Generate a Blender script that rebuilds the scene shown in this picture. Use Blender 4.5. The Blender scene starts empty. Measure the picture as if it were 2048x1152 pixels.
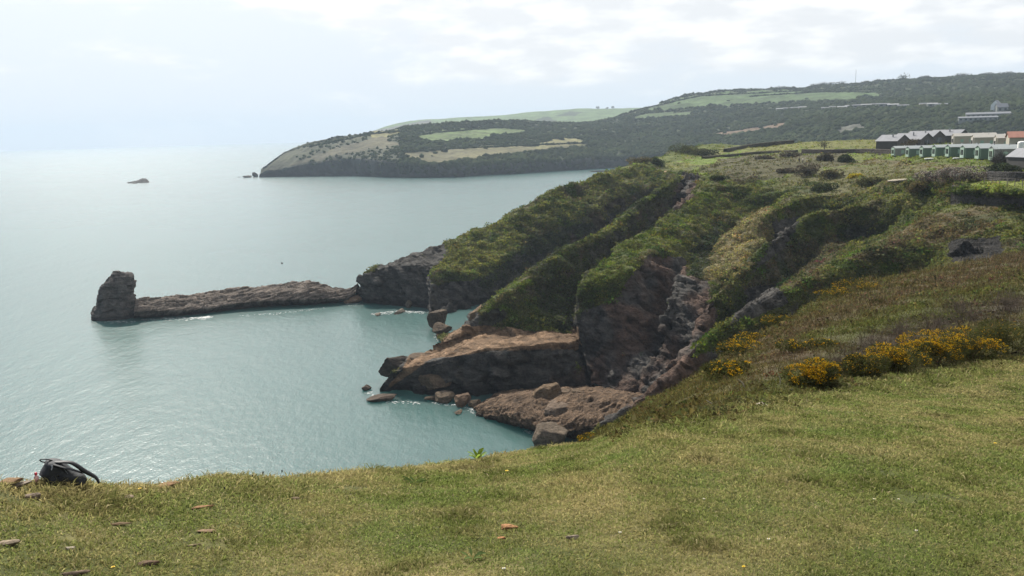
import bpy, bmesh, math, random
import numpy as np
from mathutils import Matrix, Vector
from mathutils.bvhtree import BVHTree

R = math.radians
rng = np.random.default_rng(7)
random.seed(7)
scene = bpy.context.scene
COL = scene.collection

# ------------------------------------------------------------------ camera
F_PX, H_CAM = 1704.0, 45.0              # focal length in pixels of a 2048 px wide frame, eye height above the sea
PITCH, ROLL = 10.38, -1.62
cam_d = bpy.data.cameras.new('camera'); cam = bpy.data.objects.new('camera', cam_d); COL.objects.link(cam)
cam_d.sensor_width = 36.0; cam_d.lens = 36.0 * F_PX / 2048.0
cam_d.clip_start = 0.05; cam_d.clip_end = 40000.0
CM = Matrix.Rotation(R(90 - PITCH), 4, 'X') @ Matrix.Rotation(R(ROLL), 4, 'Z')
cam.matrix_world = Matrix.Translation((0, 0, H_CAM)) @ CM
scene.camera = cam
C3 = np.array(CM.to_3x3())

# ------------------------------------------------------------------ world, sun, exposure
SUN_EL, SUN_AZ = 42.0, -25.0            # azimuth measured from +Y towards +X
world = bpy.data.worlds.new('World'); scene.world = world; world.use_nodes = True
wt = world.node_tree; wn = wt.nodes; wn.clear()
def wnode(t, **kw):
    n = wn.new(t)
    for k, v in kw.items(): setattr(n, k, v)
    return n
def wmath(op, a, b=None, c=None):
    n = wnode('ShaderNodeMath', operation=op)
    for i, v in enumerate((a, b, c)):
        if v is None: continue
        if isinstance(v, (int, float)): n.inputs[i].default_value = v
        else: wt.links.new(v, n.inputs[i])
    return n.outputs[0]
def wramp(v, lo, hi):
    n = wnode('ShaderNodeMapRange', interpolation_type='SMOOTHSTEP')
    wt.links.new(v, n.inputs[0]); n.inputs[1].default_value = lo; n.inputs[2].default_value = hi
    return n.outputs[0]
tc = wnode('ShaderNodeTexCoord'); sep = wnode('ShaderNodeSeparateXYZ'); wt.links.new(tc.outputs['Generated'], sep.inputs[0])
zc = wmath('MAXIMUM', sep.outputs[2], 0.012)
comb = wnode('ShaderNodeCombineXYZ')
wt.links.new(sep.outputs[0], comb.inputs[0]); wt.links.new(sep.outputs[1], comb.inputs[1]); wt.links.new(zc, comb.inputs[2])
sky = wnode('ShaderNodeTexSky', sky_type='NISHITA'); sky.sun_disc = False
sky.sun_elevation = R(SUN_EL); sky.sun_rotation = R(SUN_AZ)
sky.air_density = 1.0; sky.dust_density = 1.6; sky.ozone_density = 1.0; sky.altitude = 40
wt.links.new(comb.outputs[0], sky.inputs[0])
az = wmath('ARCTAN2', sep.outputs[0], sep.outputs[1])            # radians, + to the right
el = wmath('ARCSINE', zc)
cv = wnode('ShaderNodeCombineXYZ')
wt.links.new(wmath('MULTIPLY', az, 6.0), cv.inputs[0]); wt.links.new(wmath('MULTIPLY', el, 19.0), cv.inputs[1])
cn = wnode('ShaderNodeTexNoise'); cn.inputs['Scale'].default_value = 1.0; cn.inputs['Detail'].default_value = 9.0
cn.inputs['Roughness'].default_value = 0.55; cn.inputs['Distortion'].default_value = 0.25
wt.links.new(cv.outputs[0], cn.inputs['Vector'])
bank = wmath('MULTIPLY', wramp(az, -0.32, 0.05), wmath('MULTIPLY', wramp(el, 0.035, 0.075), 0.30))
high = wmath('MULTIPLY', wmath('ADD', wmath('MULTIPLY', wramp(el, 0.115, 0.16), 0.22), wmath('MULTIPLY', wramp(el, 0.165, 0.24), 0.2)), wmath('MULTIPLY', wramp(el, 0.75, 0.38), wramp(sep.outputs[1], -0.2, 0.5)))
dens = wmath('ADD', cn.outputs[0], wmath('ADD', bank, high))
cloud = wramp(dens, 0.55, 0.75)
cn2 = wnode('ShaderNodeTexNoise'); cn2.inputs['Scale'].default_value = 2.3; cn2.inputs['Detail'].default_value = 6.0
wt.links.new(cv.outputs[0], cn2.inputs['Vector'])
ccol = wnode('ShaderNodeMix', data_type='RGBA')
wt.links.new(wramp(cn2.outputs[0], 0.40, 0.66), ccol.inputs[0])
ccol.inputs[6].default_value = (8.0, 8.2, 8.4, 1); ccol.inputs[7].default_value = (10.0, 10.0, 9.9, 1)
smix = wnode('ShaderNodeMix', data_type='RGBA')
wt.links.new(cloud, smix.inputs[0]); low = wnode('ShaderNodeMix', data_type='RGBA'); front = wramp(sep.outputs[1], -0.35, 0.55)
wt.links.new(wmath('SUBTRACT', 1.0, wmath('MULTIPLY', wramp(el, 0.85, 0.25), front)), low.inputs[0])
low.inputs[6].default_value = (7.5, 8.05, 8.65, 1); wt.links.new(sky.outputs[0], low.inputs[7]); wt.links.new(low.outputs[2], smix.inputs[6]); wt.links.new(ccol.outputs[2], smix.inputs[7])
sdv = wnode('ShaderNodeVectorMath', operation='DOT_PRODUCT'); wt.links.new(tc.outputs['Generated'], sdv.inputs[0])
sdv.inputs[1].default_value = (math.sin(R(SUN_AZ)) * math.cos(R(SUN_EL)), math.cos(R(SUN_AZ)) * math.cos(R(SUN_EL)), math.sin(R(SUN_EL)))
glow = wmath('MULTIPLY', wmath('POWER', wmath('MAXIMUM', sdv.outputs['Value'], 0.0), 12.0), 8.0)
gl3 = wnode('ShaderNodeVectorMath', operation='ADD'); glc = wnode('ShaderNodeCombineXYZ')
for _i in range(3): wt.links.new(glow, glc.inputs[_i])
wt.links.new(smix.outputs[2], gl3.inputs[0]); wt.links.new(glc.outputs[0], gl3.inputs[1])
bg = wnode('ShaderNodeBackground'); bg.inputs[1].default_value = 0.075
wt.links.new(gl3.outputs[0], bg.inputs[0])
wo = wnode('ShaderNodeOutputWorld'); wt.links.new(bg.outputs[0], wo.inputs[0])

sd = bpy.data.lights.new('sun', 'SUN'); sun = bpy.data.objects.new('sun', sd); COL.objects.link(sun)
sd.energy = 5.0; sd.angle = R(0.5); sd.color = (1.0, 0.95, 0.86)
sdir = Vector((math.sin(R(SUN_AZ)) * math.cos(R(SUN_EL)), math.cos(R(SUN_AZ)) * math.cos(R(SUN_EL)), math.sin(R(SUN_EL))))
sun.rotation_euler = sdir.to_track_quat('Z', 'Y').to_euler()

vs = scene.view_settings
scene.display_settings.display_device = 'sRGB'
vs.view_transform = 'Standard'; vs.look = 'None'; vs.exposure = 0.6; vs.gamma = 1.0; vs.use_curve_mapping = False
cy = scene.cycles
cy.use_denoising = True
try: cy.denoiser = 'OPENIMAGEDENOISE'
except Exception: pass
cy.max_bounces = 6; cy.diffuse_bounces = 2; cy.glossy_bounces = 2; cy.transmission_bounces = 2
cy.transparent_max_bounces = 4; cy.volume_bounces = 1

# ------------------------------------------------------------------ places: pixel + range -> world
def ray(px, py):
    return C3 @ np.array([(px - 1024) / F_PX, -(py - 576) / F_PX, -1.0])
def at(px, py, r):                       # horizontal range r
    d = ray(px, py); k = r / math.hypot(d[0], d[1])
    return np.array([d[0] * k, d[1] * k, H_CAM + d[2] * k])
def atz(px, py, z=0.0):
    d = ray(px, py); k = (z - H_CAM) / d[2]
    return np.array([d[0] * k, d[1] * k, z])
def atr(px, r, z, py=450):               # azimuth of a pixel column, range and height
    d = ray(px, py); k = r / math.hypot(d[0], d[1])
    return np.array([d[0] * k, d[1] * k, z])
def project(P):
    q = (np.asarray(P) - np.array([0, 0, H_CAM])) @ C3
    w = np.maximum(-q[..., 2], 1e-3)
    return 1024 + F_PX * q[..., 0] / w, 576 - F_PX * q[..., 1] / w
def pt(t):
    if len(t) == 3: return at(*t)
    if t[0] == 'z': return atz(t[1], t[2], t[3])
    if t[0] == 'c':                      # ('c', px, water py, py, metres behind the waterline)
        w = atz(t[1], t[2]); return at(t[1], t[3], math.hypot(w[0], w[1]) + t[4])
    if t[0] == 'f':                      # a point below and in front of a crest point: ('f', crest, out, drop)
        p = pt(t[1]) + np.array([0.74, -0.67, 0]) * t[2]; p[2] = max(p[2] - t[3], -1.5); return p
    return atr(t[1], t[2], t[3])         # ('w', px, r, z)
def inpoly(x, y, poly):
    res = np.zeros(x.shape, bool); n = len(poly); j = n - 1
    for i in range(n):
        xi, yi = poly[i]; xj, yj = poly[j]
        c = ((yi > y) != (yj > y)) & (x < (xj - xi) * (y - yi) / ((yj - yi) or 1e-9) + xi)
        res ^= c; j = i
    return res

# ------------------------------------------------------------------ noise
def _hash(ix, iy, iz, s):
    h = (ix.astype(np.uint32) * np.uint32(374761393) + iy.astype(np.uint32) * np.uint32(668265263)
         + iz.astype(np.uint32) * np.uint32(2147483647) + np.uint32(s) * np.uint32(1274126177))
    h = (h ^ (h >> np.uint32(13))) * np.uint32(1274126177); h = (h ^ (h >> np.uint32(16))) * np.uint32(2246822519)
    return (h ^ (h >> np.uint32(15)))
def noise3(p, seed=0):
    p = np.asarray(p, np.float64); i = np.floor(p).astype(np.int64); f = p - i
    u = f * f * f * (f * (f * 6 - 15) + 10)
    out = 0
    for dx in (0, 1):
        wx = u[..., 0] if dx else 1 - u[..., 0]
        for dy in (0, 1):
            wy = u[..., 1] if dy else 1 - u[..., 1]
            for dz in (0, 1):
                wz = u[..., 2] if dz else 1 - u[..., 2]
                h = _hash(i[..., 0] + dx, i[..., 1] + dy, i[..., 2] + dz, seed)
                gx = (h & 1023) / 511.5 - 1; gy = ((h >> 10) & 1023) / 511.5 - 1; gz = ((h >> 20) & 1023) / 511.5 - 1
                out = out + wx * wy * wz * (gx * (f[..., 0] - dx) + gy * (f[..., 1] - dy) + gz * (f[..., 2] - dz))
    return out * 1.2
def fbm(p, oct=4, seed=0, gain=0.5, lac=2.03, ridge=False):
    p = np.asarray(p, np.float64); a = 1.0; s = 0; t = 0
    for o in range(oct):
        n = noise3(p, seed + o * 17)
        s = s + a * ((1 - 2 * np.abs(n)) if ridge else n); t += a
        a *= gain; p = p * lac + 13.7
    return s / t
def sstep(x, a, b):
    t = np.clip((x - a) / (b - a), 0, 1); return t * t * (3 - 2 * t)

def facets(p, seed=0, tilt=0.6):
    """blocky broken rock: every cell is a randomly tilted plane"""
    p = np.asarray(p, np.float64); sh = p.shape[:-1]; q = p.reshape(-1, 3); i0 = np.floor(q).astype(np.int64)
    best = np.full(len(q), 1e9); out = np.zeros(len(q)); sec = np.full(len(q), 1e9)
    for dx in (-1, 0, 1):
        for dy in (-1, 0, 1):
            for dz in (-1, 0, 1):
                i = i0 + np.array([dx, dy, dz]); h = _hash(i[:, 0], i[:, 1], i[:, 2], seed)
                f = i + np.stack([(h & 255) / 255.0, ((h >> 8) & 255) / 255.0, ((h >> 16) & 255) / 255.0], -1)
                h2 = _hash(i[:, 0], i[:, 1], i[:, 2], seed + 91)
                t = np.stack([(h2 & 255) / 127.5 - 1, ((h2 >> 8) & 255) / 127.5 - 1, ((h2 >> 16) & 255) / 127.5 - 1], -1) * tilt
                v = q - f; d = (v * v).sum(1); m = d < best
                sec = np.where(m, best, np.minimum(sec, d))
                val = ((h >> 24) & 255) / 255.0 - 0.5 + (v * t).sum(1)
                out = np.where(m, val, out); best = np.where(m, d, best)
    return out.reshape(sh), (np.sqrt(sec) - np.sqrt(best)).reshape(sh)
# ------------------------------------------------------------------ mesh helpers
def make_mesh(name, V, Fc, mat=None, col=None, smooth=True, parent=None):
    V = np.ascontiguousarray(V, np.float32); Fc = np.ascontiguousarray(Fc, np.int32)
    me = bpy.data.meshes.new(name); n, k = Fc.shape
    me.vertices.add(len(V)); me.vertices.foreach_set('co', V.ravel())
    me.loops.add(n * k); me.loops.foreach_set('vertex_index', Fc.ravel())
    me.polygons.add(n); me.polygons.foreach_set('loop_start', np.arange(0, n * k, k, dtype=np.int32))
    me.polygons.foreach_set('use_smooth', np.full(n, smooth))
    me.update(calc_edges=True)
    if col is not None:
        c = np.ones((len(V), 4), np.float32); col = np.asarray(col, np.float32); c[:, :col.shape[1]] = col
        a = me.color_attributes.new('Col', 'FLOAT_COLOR', 'POINT'); a.data.foreach_set('color', c.ravel())
    if mat: me.materials.append(mat)
    o = bpy.data.objects.new(name, me); COL.objects.link(o)
    if parent: o.parent = parent
    return o
def structure(o): o['kind'] = 'structure'; return o
def stuff(o): o['kind'] = 'stuff'; return o
def tag(o, label, cat, group=None):
    o['label'] = label; o['category'] = cat
    if group: o['group'] = group
    return o
def empty(name, loc, label, cat, group=None, rz=0.0):
    o = bpy.data.objects.new(name, None); COL.objects.link(o); o.empty_display_size = 0.2
    o.location = Vector([float(v) for v in loc]); o.rotation_euler = (0, 0, rz)
    return tag(o, label, cat, group)
def copy_thing(o, loc, rz=None, scale=None, label=None):
    c = o.copy(); COL.objects.link(c); c.location = Vector([float(v) for v in loc])
    if rz is not None: c.rotation_euler = (0, 0, rz)
    if scale is not None: c.scale = scale if hasattr(scale, '__len__') else (scale,) * 3
    if label: c['label'] = label
    for ch in list(o.children):
        d = ch.copy(); COL.objects.link(d); d.parent = c
        for g in list(ch.children):
            e = g.copy(); COL.objects.link(e); e.parent = d
    return c
def gridfaces(nv, nu):
    i = np.arange(nv * nu).reshape(nv, nu)
    return np.stack([i[:-1, :-1], i[:-1, 1:], i[1:, 1:], i[1:, :-1]], -1).reshape(-1, 4)
def cr(P, t, tens=0.5):                  # cardinal spline through rows of P, parameter in row units
    P = np.asarray(P, float); n = len(P)
    i = np.clip(np.floor(t).astype(int), 0, n - 2); f = (t - i).reshape((-1,) + (1,) * (P.ndim - 1))
    g = lambda k: P[np.clip(k, 0, n - 1)]
    p0, p1, p2, p3 = g(i - 1), g(i), g(i + 1), g(i + 2)
    m1 = tens * (p2 - p0); m2 = tens * (p3 - p1)
    return ((2 * f**3 - 3 * f**2 + 1) * p1 + (f**3 - 2 * f**2 + f) * m1 + (-2 * f**3 + 3 * f**2) * p2 + (f**3 - f**2) * m2)
def spread(w, n):                        # n parameters spread so that each segment gets samples by weight
    w = np.maximum(w, w.max() * 0.04); c = np.concatenate([[0], np.cumsum(w)]); c /= c[-1]
    return np.interp(np.linspace(0, 1, n), c, np.arange(len(c)))
def loft(lines, nu, nv, tu=0.5, tv=0.3):
    L = np.array([[pt(p) for p in ln] for ln in lines])              # (nl, k, 3)
    rr = np.linalg.norm(L[..., :2], axis=-1)
    du = (np.linalg.norm(np.diff(L, axis=1), axis=-1) / rr[:, 1:]).mean(0)
    dv = (np.linalg.norm(np.diff(L, axis=0), axis=-1) / rr[1:]).mean(1)
    U = cr(L.transpose(1, 0, 2), spread(du, nu), tu)                 # (nu, nl, 3)
    G = cr(U.transpose(1, 0, 2), spread(dv, nv), tv)                 # (nv, nu, 3)
    return G
def gnormals(G):
    a = np.gradient(G, axis=1); b = np.gradient(G, axis=0); n = np.cross(a, b)
    n /= np.linalg.norm(n, axis=-1, keepdims=True) + 1e-9
    return n
def upfix(n, G):                         # outward = towards the sky on average
    return n if n[..., 2].mean() > 0 else -n

# ------------------------------------------------------------------ materials
def newmat(name):
    m = bpy.data.materials.new(name); m.use_nodes = True; t = m.node_tree; t.nodes.clear(); return m, t
class NT:
    def __init__(s, t): s.t = t
    def n(s, typ, **kw):
        x = s.t.nodes.new(typ)
        for k, v in kw.items(): setattr(x, k, v)
        return x
    def l(s, a, b): s.t.links.new(a, b)
    def noise(s, vec, scale, detail=6, rough=0.6, dist=0.0):
        x = s.n('ShaderNodeTexNoise'); x.inputs['Scale'].default_value = scale; x.inputs['Detail'].default_value = detail
        x.inputs['Roughness'].default_value = rough; x.inputs['Distortion'].default_value = dist
        if vec is not None: s.l(vec, x.inputs['Vector'])
        return x.outputs[0]
    def math(s, op, a, b=None):
        x = s.n('ShaderNodeMath', operation=op)
        for i, v in enumerate((a, b)):
            if v is None: continue
            if isinstance(v, (int, float)): x.inputs[i].default_value = v
            else: s.l(v, x.inputs[i])
        return x.outputs[0]
    def maprange(s, v, a, b, c, d):
        x = s.n('ShaderNodeMapRange'); s.l(v, x.inputs[0])
        for i, q in enumerate((a, b, c, d)): x.inputs[i + 1].default_value = q
        return x.outputs[0]
    def vscale(s, col, f):
        x = s.n('ShaderNodeVectorMath', operation='SCALE'); s.l(col, x.inputs[0])
        if isinstance(f, (int, float)): x.inputs['Scale'].default_value = f
        else: s.l(f, x.inputs['Scale'])
        return x.outputs[0]
    def mix(s, f, a, b):
        x = s.n('ShaderNodeMix', data_type='RGBA')
        for i, v in ((0, f), (6, a), (7, b)):
            if isinstance(v, (int, float)): x.inputs[i].default_value = v
            elif isinstance(v, tuple): x.inputs[i].default_value = v + (1,) if len(v) == 3 else v
            else: s.l(v, x.inputs[i])
        return x.outputs[2]
def terrain_mat(name, s1, s2, bump=0.4, dist=0.5, strata=False, tint=0.9):
    m, t = newmat(name); N = NT(t)
    at_ = N.n('ShaderNodeAttribute', attribute_name='Col')
    pos = N.n('ShaderNodeNewGeometry').outputs['Position']
    n1 = N.noise(pos, s1, 8, 0.65); n2 = N.noise(pos, s2, 6, 0.6)
    f = N.math('MULTIPLY', N.maprange(n1, 0.25, 0.75, 0.45, 1.55), N.maprange(n2, 0.25, 0.75, 0.6, 1.4))
    c = N.vscale(at_.outputs['Color'], f)
    b = N.n('ShaderNodeBsdfPrincipled'); b.inputs['Roughness'].default_value = 0.92
    b.inputs['Specular IOR Level'].default_value = 0.15
    h = N.math('ADD', n1, N.math('MULTIPLY', n2, 1.5))
    if strata:
        mp = N.n('ShaderNodeMapping'); N.l(pos, mp.inputs[0])
        mp.inputs['Rotation'].default_value = (R(28), R(-24), R(35)); mp.inputs['Scale'].default_value = (0.16, 0.16, 1.5)
        n3 = N.noise(mp.outputs[0], 1.0, 8, 0.6, 0.6)
        h = N.math('ADD', h, N.math('MULTIPLY', n3, 2.2))
        c = N.vscale(c, N.maprange(n3, 0.3, 0.7, 0.75, 1.25))
    N.l(c, b.inputs['Base Color'])
    bp = N.n('ShaderNodeBump'); bp.inputs['Strength'].default_value = bump; bp.inputs['Distance'].default_value = dist
    N.l(h, bp.inputs['Height']); N.l(bp.outputs[0], b.inputs['Normal'])
    o = N.n('ShaderNodeOutputMaterial'); N.l(b.outputs[0], o.inputs[0]); return m
def leaf_mat(name, trans=0.4, rough=0.6):
    m, t = newmat(name); N = NT(t)
    a = N.n('ShaderNodeAttribute', attribute_name='Col').outputs['Color']
    d = N.n('ShaderNodeBsdfDiffuse'); tr = N.n('ShaderNodeBsdfTranslucent'); mx = N.n('ShaderNodeMixShader')
    N.l(a, d.inputs[0]); N.l(N.vscale(a, 1.1), tr.inputs[0]); mx.inputs[0].default_value = trans
    N.l(d.outputs[0], mx.inputs[1]); N.l(tr.outputs[0], mx.inputs[2])
    o = N.n('ShaderNodeOutputMaterial'); N.l(mx.outputs[0], o.inputs[0]); return m
def plain_mat(name, col, rough=0.6, var=0.15, scale=3.0, metal=0.0, bump=0.0):
    m, t = newmat(name); N = NT(t)
    pos = N.n('ShaderNodeTexCoord').outputs['Object']
    nn = N.noise(pos, scale, 5)
    b = N.n('ShaderNodeBsdfPrincipled'); b.inputs['Roughness'].default_value = rough; b.inputs['Metallic'].default_value = metal
    rgb = N.n('ShaderNodeRGB'); rgb.outputs[0].default_value = tuple(col) + (1,)
    N.l(N.vscale(rgb.outputs[0], N.maprange(nn, 0.3, 0.7, 1 - var, 1 + var)), b.inputs['Base Color'])
    if bump:
        bp = N.n('ShaderNodeBump'); bp.inputs['Strength'].default_value = bump; bp.inputs['Distance'].default_value = 0.02
        N.l(nn, bp.inputs['Height']); N.l(bp.outputs[0], b.inputs['Normal'])
    o = N.n('ShaderNodeOutputMaterial'); N.l(b.outputs[0], o.inputs[0]); return m

M_cliff = terrain_mat('cliff_surface', 0.55, 2.3, 0.8, 0.5, strata=True)
M_rock = terrain_mat('rock_surface', 0.8, 3.5, 0.8, 0.4, strata=True)
M_hill = terrain_mat('hill_surface', 0.03, 0.15, 0.5, 3.0)
M_turf = terrain_mat('turf_soil', 6.0, 40.0, 0.5, 0.03)
M_leaf = leaf_mat('leaf_mix', 0.42)
M_grass = leaf_mat('grass_blade', 0.5)
M_twig = leaf_mat('twig_mix', 0.1)
M_wood = leaf_mat('far_leaf_mix', 0.15)

# ------------------------------------------------------------------ sea
def water_mat():
    m, t = newmat('sea_water'); N = NT(t)
    pos = N.n('ShaderNodeNewGeometry').outputs['Position']
    mp = N.n('ShaderNodeMapping'); N.l(pos, mp.inputs[0]); mp.inputs['Scale'].default_value = (1.0, 0.55, 1); mp.inputs['Rotation'].default_value = (0, 0, R(25))
    a = N.noise(mp.outputs[0], 0.16, 3, 0.5); b_ = N.noise(mp.outputs[0], 0.75, 4, 0.55); c_ = N.noise(mp.outputs[0], 3.2, 3, 0.5)
    h = N.math('ADD', N.math('MULTIPLY', a, 1.0), N.math('ADD', N.math('MULTIPLY', b_, 0.55), N.math('MULTIPLY', c_, 0.2)))
    bp = N.n('ShaderNodeBump'); bp.inputs['Strength'].default_value = 1.0; bp.inputs['Distance'].default_value = 0.20; N.l(h, bp.inputs['Height'])
    big = N.noise(pos, 0.006, 3, 0.5)
    p = N.n('ShaderNodeBsdfPrincipled'); p.inputs['Roughness'].default_value = 0.25; p.inputs['IOR'].default_value = 1.333; p.subsurface_method = 'BURLEY'; p.inputs['Subsurface Weight'].default_value = 1.0; p.inputs['Subsurface Radius'].default_value = (0.5, 1.0, 1.0); p.inputs['Subsurface Scale'].default_value = 6.0
    N.l(N.mix(N.maprange(big, 0.35, 0.65, 0, 1), (0.040, 0.090, 0.084), (0.047, 0.102, 0.097)), p.inputs['Base Color'])
    N.l(bp.outputs[0], p.inputs['Normal'])
    o = N.n('ShaderNodeOutputMaterial'); N.l(p.outputs[0], o.inputs[0]); return m
SEA_R = 9000.0
ang = np.linspace(0, 2 * math.pi, 97)[:-1]
V = np.concatenate([[[0, 0, 0]], np.stack([np.sin(ang) * SEA_R, np.cos(ang) * SEA_R, ang * 0], -1)])
Fc = np.array([[0, 1 + i, 1 + (i + 1) % 96] for i in range(96)])[:, [0, 2, 1]]
structure(make_mesh('sea', V, Fc, water_mat(), smooth=False))

# ------------------------------------------------------------------ near hill (the ground we stand on)
EDGE = [  # px, edge py, edge range, mown range
    (-1400, 1010, 6.5, 99), (-300, 968, 7.2, 99), (0, 964, 7.8, 99), (60, 968, 8.0, 99), (130, 956, 8.2, 99), (200, 972, 8.4, 99), (290, 976, 8.4, 99),
    (360, 968, 8.5, 99), (440, 955, 8.6, 99), (560, 962, 8.9, 99), (700, 950, 9.8, 99), (830, 936, 11.0, 99), (950, 923, 12.5, 99), (1060, 905, 14.5, 99),
    (1180, 882, 18.5, 18), (1250, 838, 24, 19), (1350, 782, 34, 20), (1430, 730, 41, 20.5), (1500, 684, 48, 21), (1580, 634, 55, 21.5),
    (1650, 594, 62, 22), (1720, 570, 70, 22.5), (1800, 552, 79, 23), (1920, 530, 91, 23.5), (2048, 503, 102, 24), (2250, 470, 118, 25), (3300, 430, 130, 27)]
E_az, E_r, E_z, E_m = [], [], [], []
for px, py, r, mr in EDGE:
    p = at(px, py, r); E_az.append(math.atan2(p[0], p[1])); E_r.append(r); E_z.append(p[2]); E_m.append(mr)
E_az = np.array(E_az); _fa = np.linspace(E_az[0], E_az[-1], 2400); _ker = np.exp(-np.linspace(-2.5, 2.5, 25) ** 2)
def _smooth(v):
    w = np.interp(_fa, E_az, v); w = np.pad(w, 12, mode='edge'); return np.convolve(w, _ker / _ker.sum(), 'valid')
E_r, E_z, E_m = _smooth(E_r), _smooth(E_z), _smooth(np.minimum(E_m, 30)); E_az = _fa
Z0 = 43.38
def hill_z(x, y, micro=True):
    a = np.arctan2(x, y); r = np.hypot(x, y)
    re = np.interp(a, E_az, E_r); ze = np.interp(a, E_az, E_z)
    r0 = np.minimum(20, 0.35 * re); zb = Z0 - 0.218 * r
    t = np.clip((r - r0) / (re - r0), 0, 1)
    z = zb + (ze - (Z0 - 0.218 * re)) * np.where(re > 30, t, t ** 1.4)
    d = r - re
    drop = np.where(d > 0, 0.35 * np.minimum(d, 1.5) + 1.15 * np.clip(d - 1.0, 0, 80), 0)
    z = np.where(d > 0, ze - drop - 0.2 * np.clip(d, 0, 3), z)
    if micro:
        p = np.stack([x, y, np.zeros_like(x)], -1)
        amp = np.clip(r / 8, 0.15, 1) * 0.05
        z = z + amp * fbm(p / 1.3, 3, 5) + 0.10 * np.clip((r - 4) / 10, 0, 1.5) * fbm(p / 4.0, 2, 9) + 0.35 * np.clip((r - 22) / 30, 0, 1.2) * fbm(p / 7.0, 3, 11)
    return z
MOWN = [(1180, 886), (1250, 874), (1350, 860), (1430, 846), (1500, 828), (1580, 812), (1650, 796), (1720, 782), (1800, 768), (1920, 750), (2048, 728), (2250, 694)]
def _mown():
    a, m = [R(-180), math.atan2(*at(1120, 890, 10)[:2])], [60.0, 60.0]
    rs = np.geomspace(3, 60, 1500)
    for px, py in MOWN:
        d = ray(px, py); k = rs / math.hypot(d[0], d[1]); hit = np.nonzero(H_CAM + d[2] * k < hill_z(d[0] * k, d[1] * k, False))[0]
        a.append(math.atan2(d[0], d[1])); m.append(rs[hit[0]] if len(hit) else 24.0)
    return np.interp(E_az, a, m)
E_m = _mown()
azs = np.concatenate([np.linspace(-math.pi, R(-50), 26)[:-1], np.linspace(R(-50), R(55), 620), np.linspace(R(55), math.pi, 26)[1:]])
ss = np.concatenate([np.geomspace(0.04, 1.0, 260), 1 + np.geomspace(0.01, 6.0, 90)])
A, S = np.meshgrid(azs, ss)
re = np.interp(A, E_az, E_r); rr = np.where(S <= 1, S * re, re + (S - 1) * 9)
X, Y = np.sin(A) * rr, np.cos(A) * rr; Z = hill_z(X, Y)
Z = np.maximum(Z, -2.0)
G = np.stack([X, Y, Z], -1)
GR = (0.075, 0.085, 0.022); STRAW = (0.20, 0.165, 0.07); SOIL = (0.10, 0.07, 0.035)
nse = fbm(np.stack([X, Y, Y * 0], -1) / 1.6, 4, 3)[..., None]
nearc = np.array(GR) + (np.array(STRAW) - np.array(GR)) * sstep(nse, -0.1, 0.35)
mown = np.interp(A, E_az, E_m)
px, py = project(G)
JIT = [(-25, -4), (-14, 9), (-5, -10), (6, 4), (14, -7), (25, 6), (0, 13), (-16, -13)]
def scrub_color(P):
    """ground and plant colour of the unmown part of the near hill, by place"""
    x, y = project(P); x = np.asarray(x); y = np.asarray(y)
    n = fbm(np.asarray(P) * np.array([1, 1, 0]) / 5.0, 4, 21); n2 = fbm(np.asarray(P) * np.array([1, 1, 0]) / 1.7, 3, 29)
    c = np.empty(x.shape + (3,)); c[:] = (0.085, 0.078, 0.028)
    br = np.array([0.088, 0.066, 0.036]); gr = np.array([0.082, 0.086, 0.026]); dark = np.array([0.058, 0.047, 0.030])
    def lay(poly, colr, soft=1.0):
        m = np.zeros(x.shape)
        for jx, jy in JIT: m += inpoly(x + n * 130 + jx, y + n2 * 60 + jy, poly)
        m = (m / len(JIT))[..., None]; c[:] = c * (1 - m) + np.array(colr) * m
    lay([(1450, 740), (1560, 660), (1700, 600), (2100, 480), (2100, 560), (1850, 620), (1650, 700), (1500, 770)], br)
    lay([(1600, 690), (1750, 620), (2100, 540), (2100, 590), (1900, 640), (1700, 700)], gr)
    lay([(1480, 800), (1600, 730), (1850, 640), (2100, 570), (2100, 640), (1950, 650), (1800, 700), (1700, 715), (1560, 760)], dark)
    lay([(1280, 860), (1400, 760), (1520, 720), (1500, 760), (1420, 800)], (0.095, 0.082, 0.03))
    lay([(1450, 810), (1600, 745), (1640, 760), (1500, 830)], gr)
    return c * (1 + 0.5 * n2[..., None])
sc = scrub_color(G)
k = sstep(rr - mown + 1.5 * nse[..., 0], -1.0, 1.0)[..., None]
colr = nearc * 0.8 * (1 - k) + sc * 0.75 * k
# bare rock and soil on the cliff below the rim
kk = sstep(rr - re, 1.2, 4)[..., None]
colr = colr * (1 - kk) + np.array((0.12, 0.10, 0.085)) * kk
o = structure(make_mesh('ground', G.reshape(-1, 3), gridfaces(*A.shape)[:, ::-1], M_turf, colr.reshape(-1, 3)))

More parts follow.
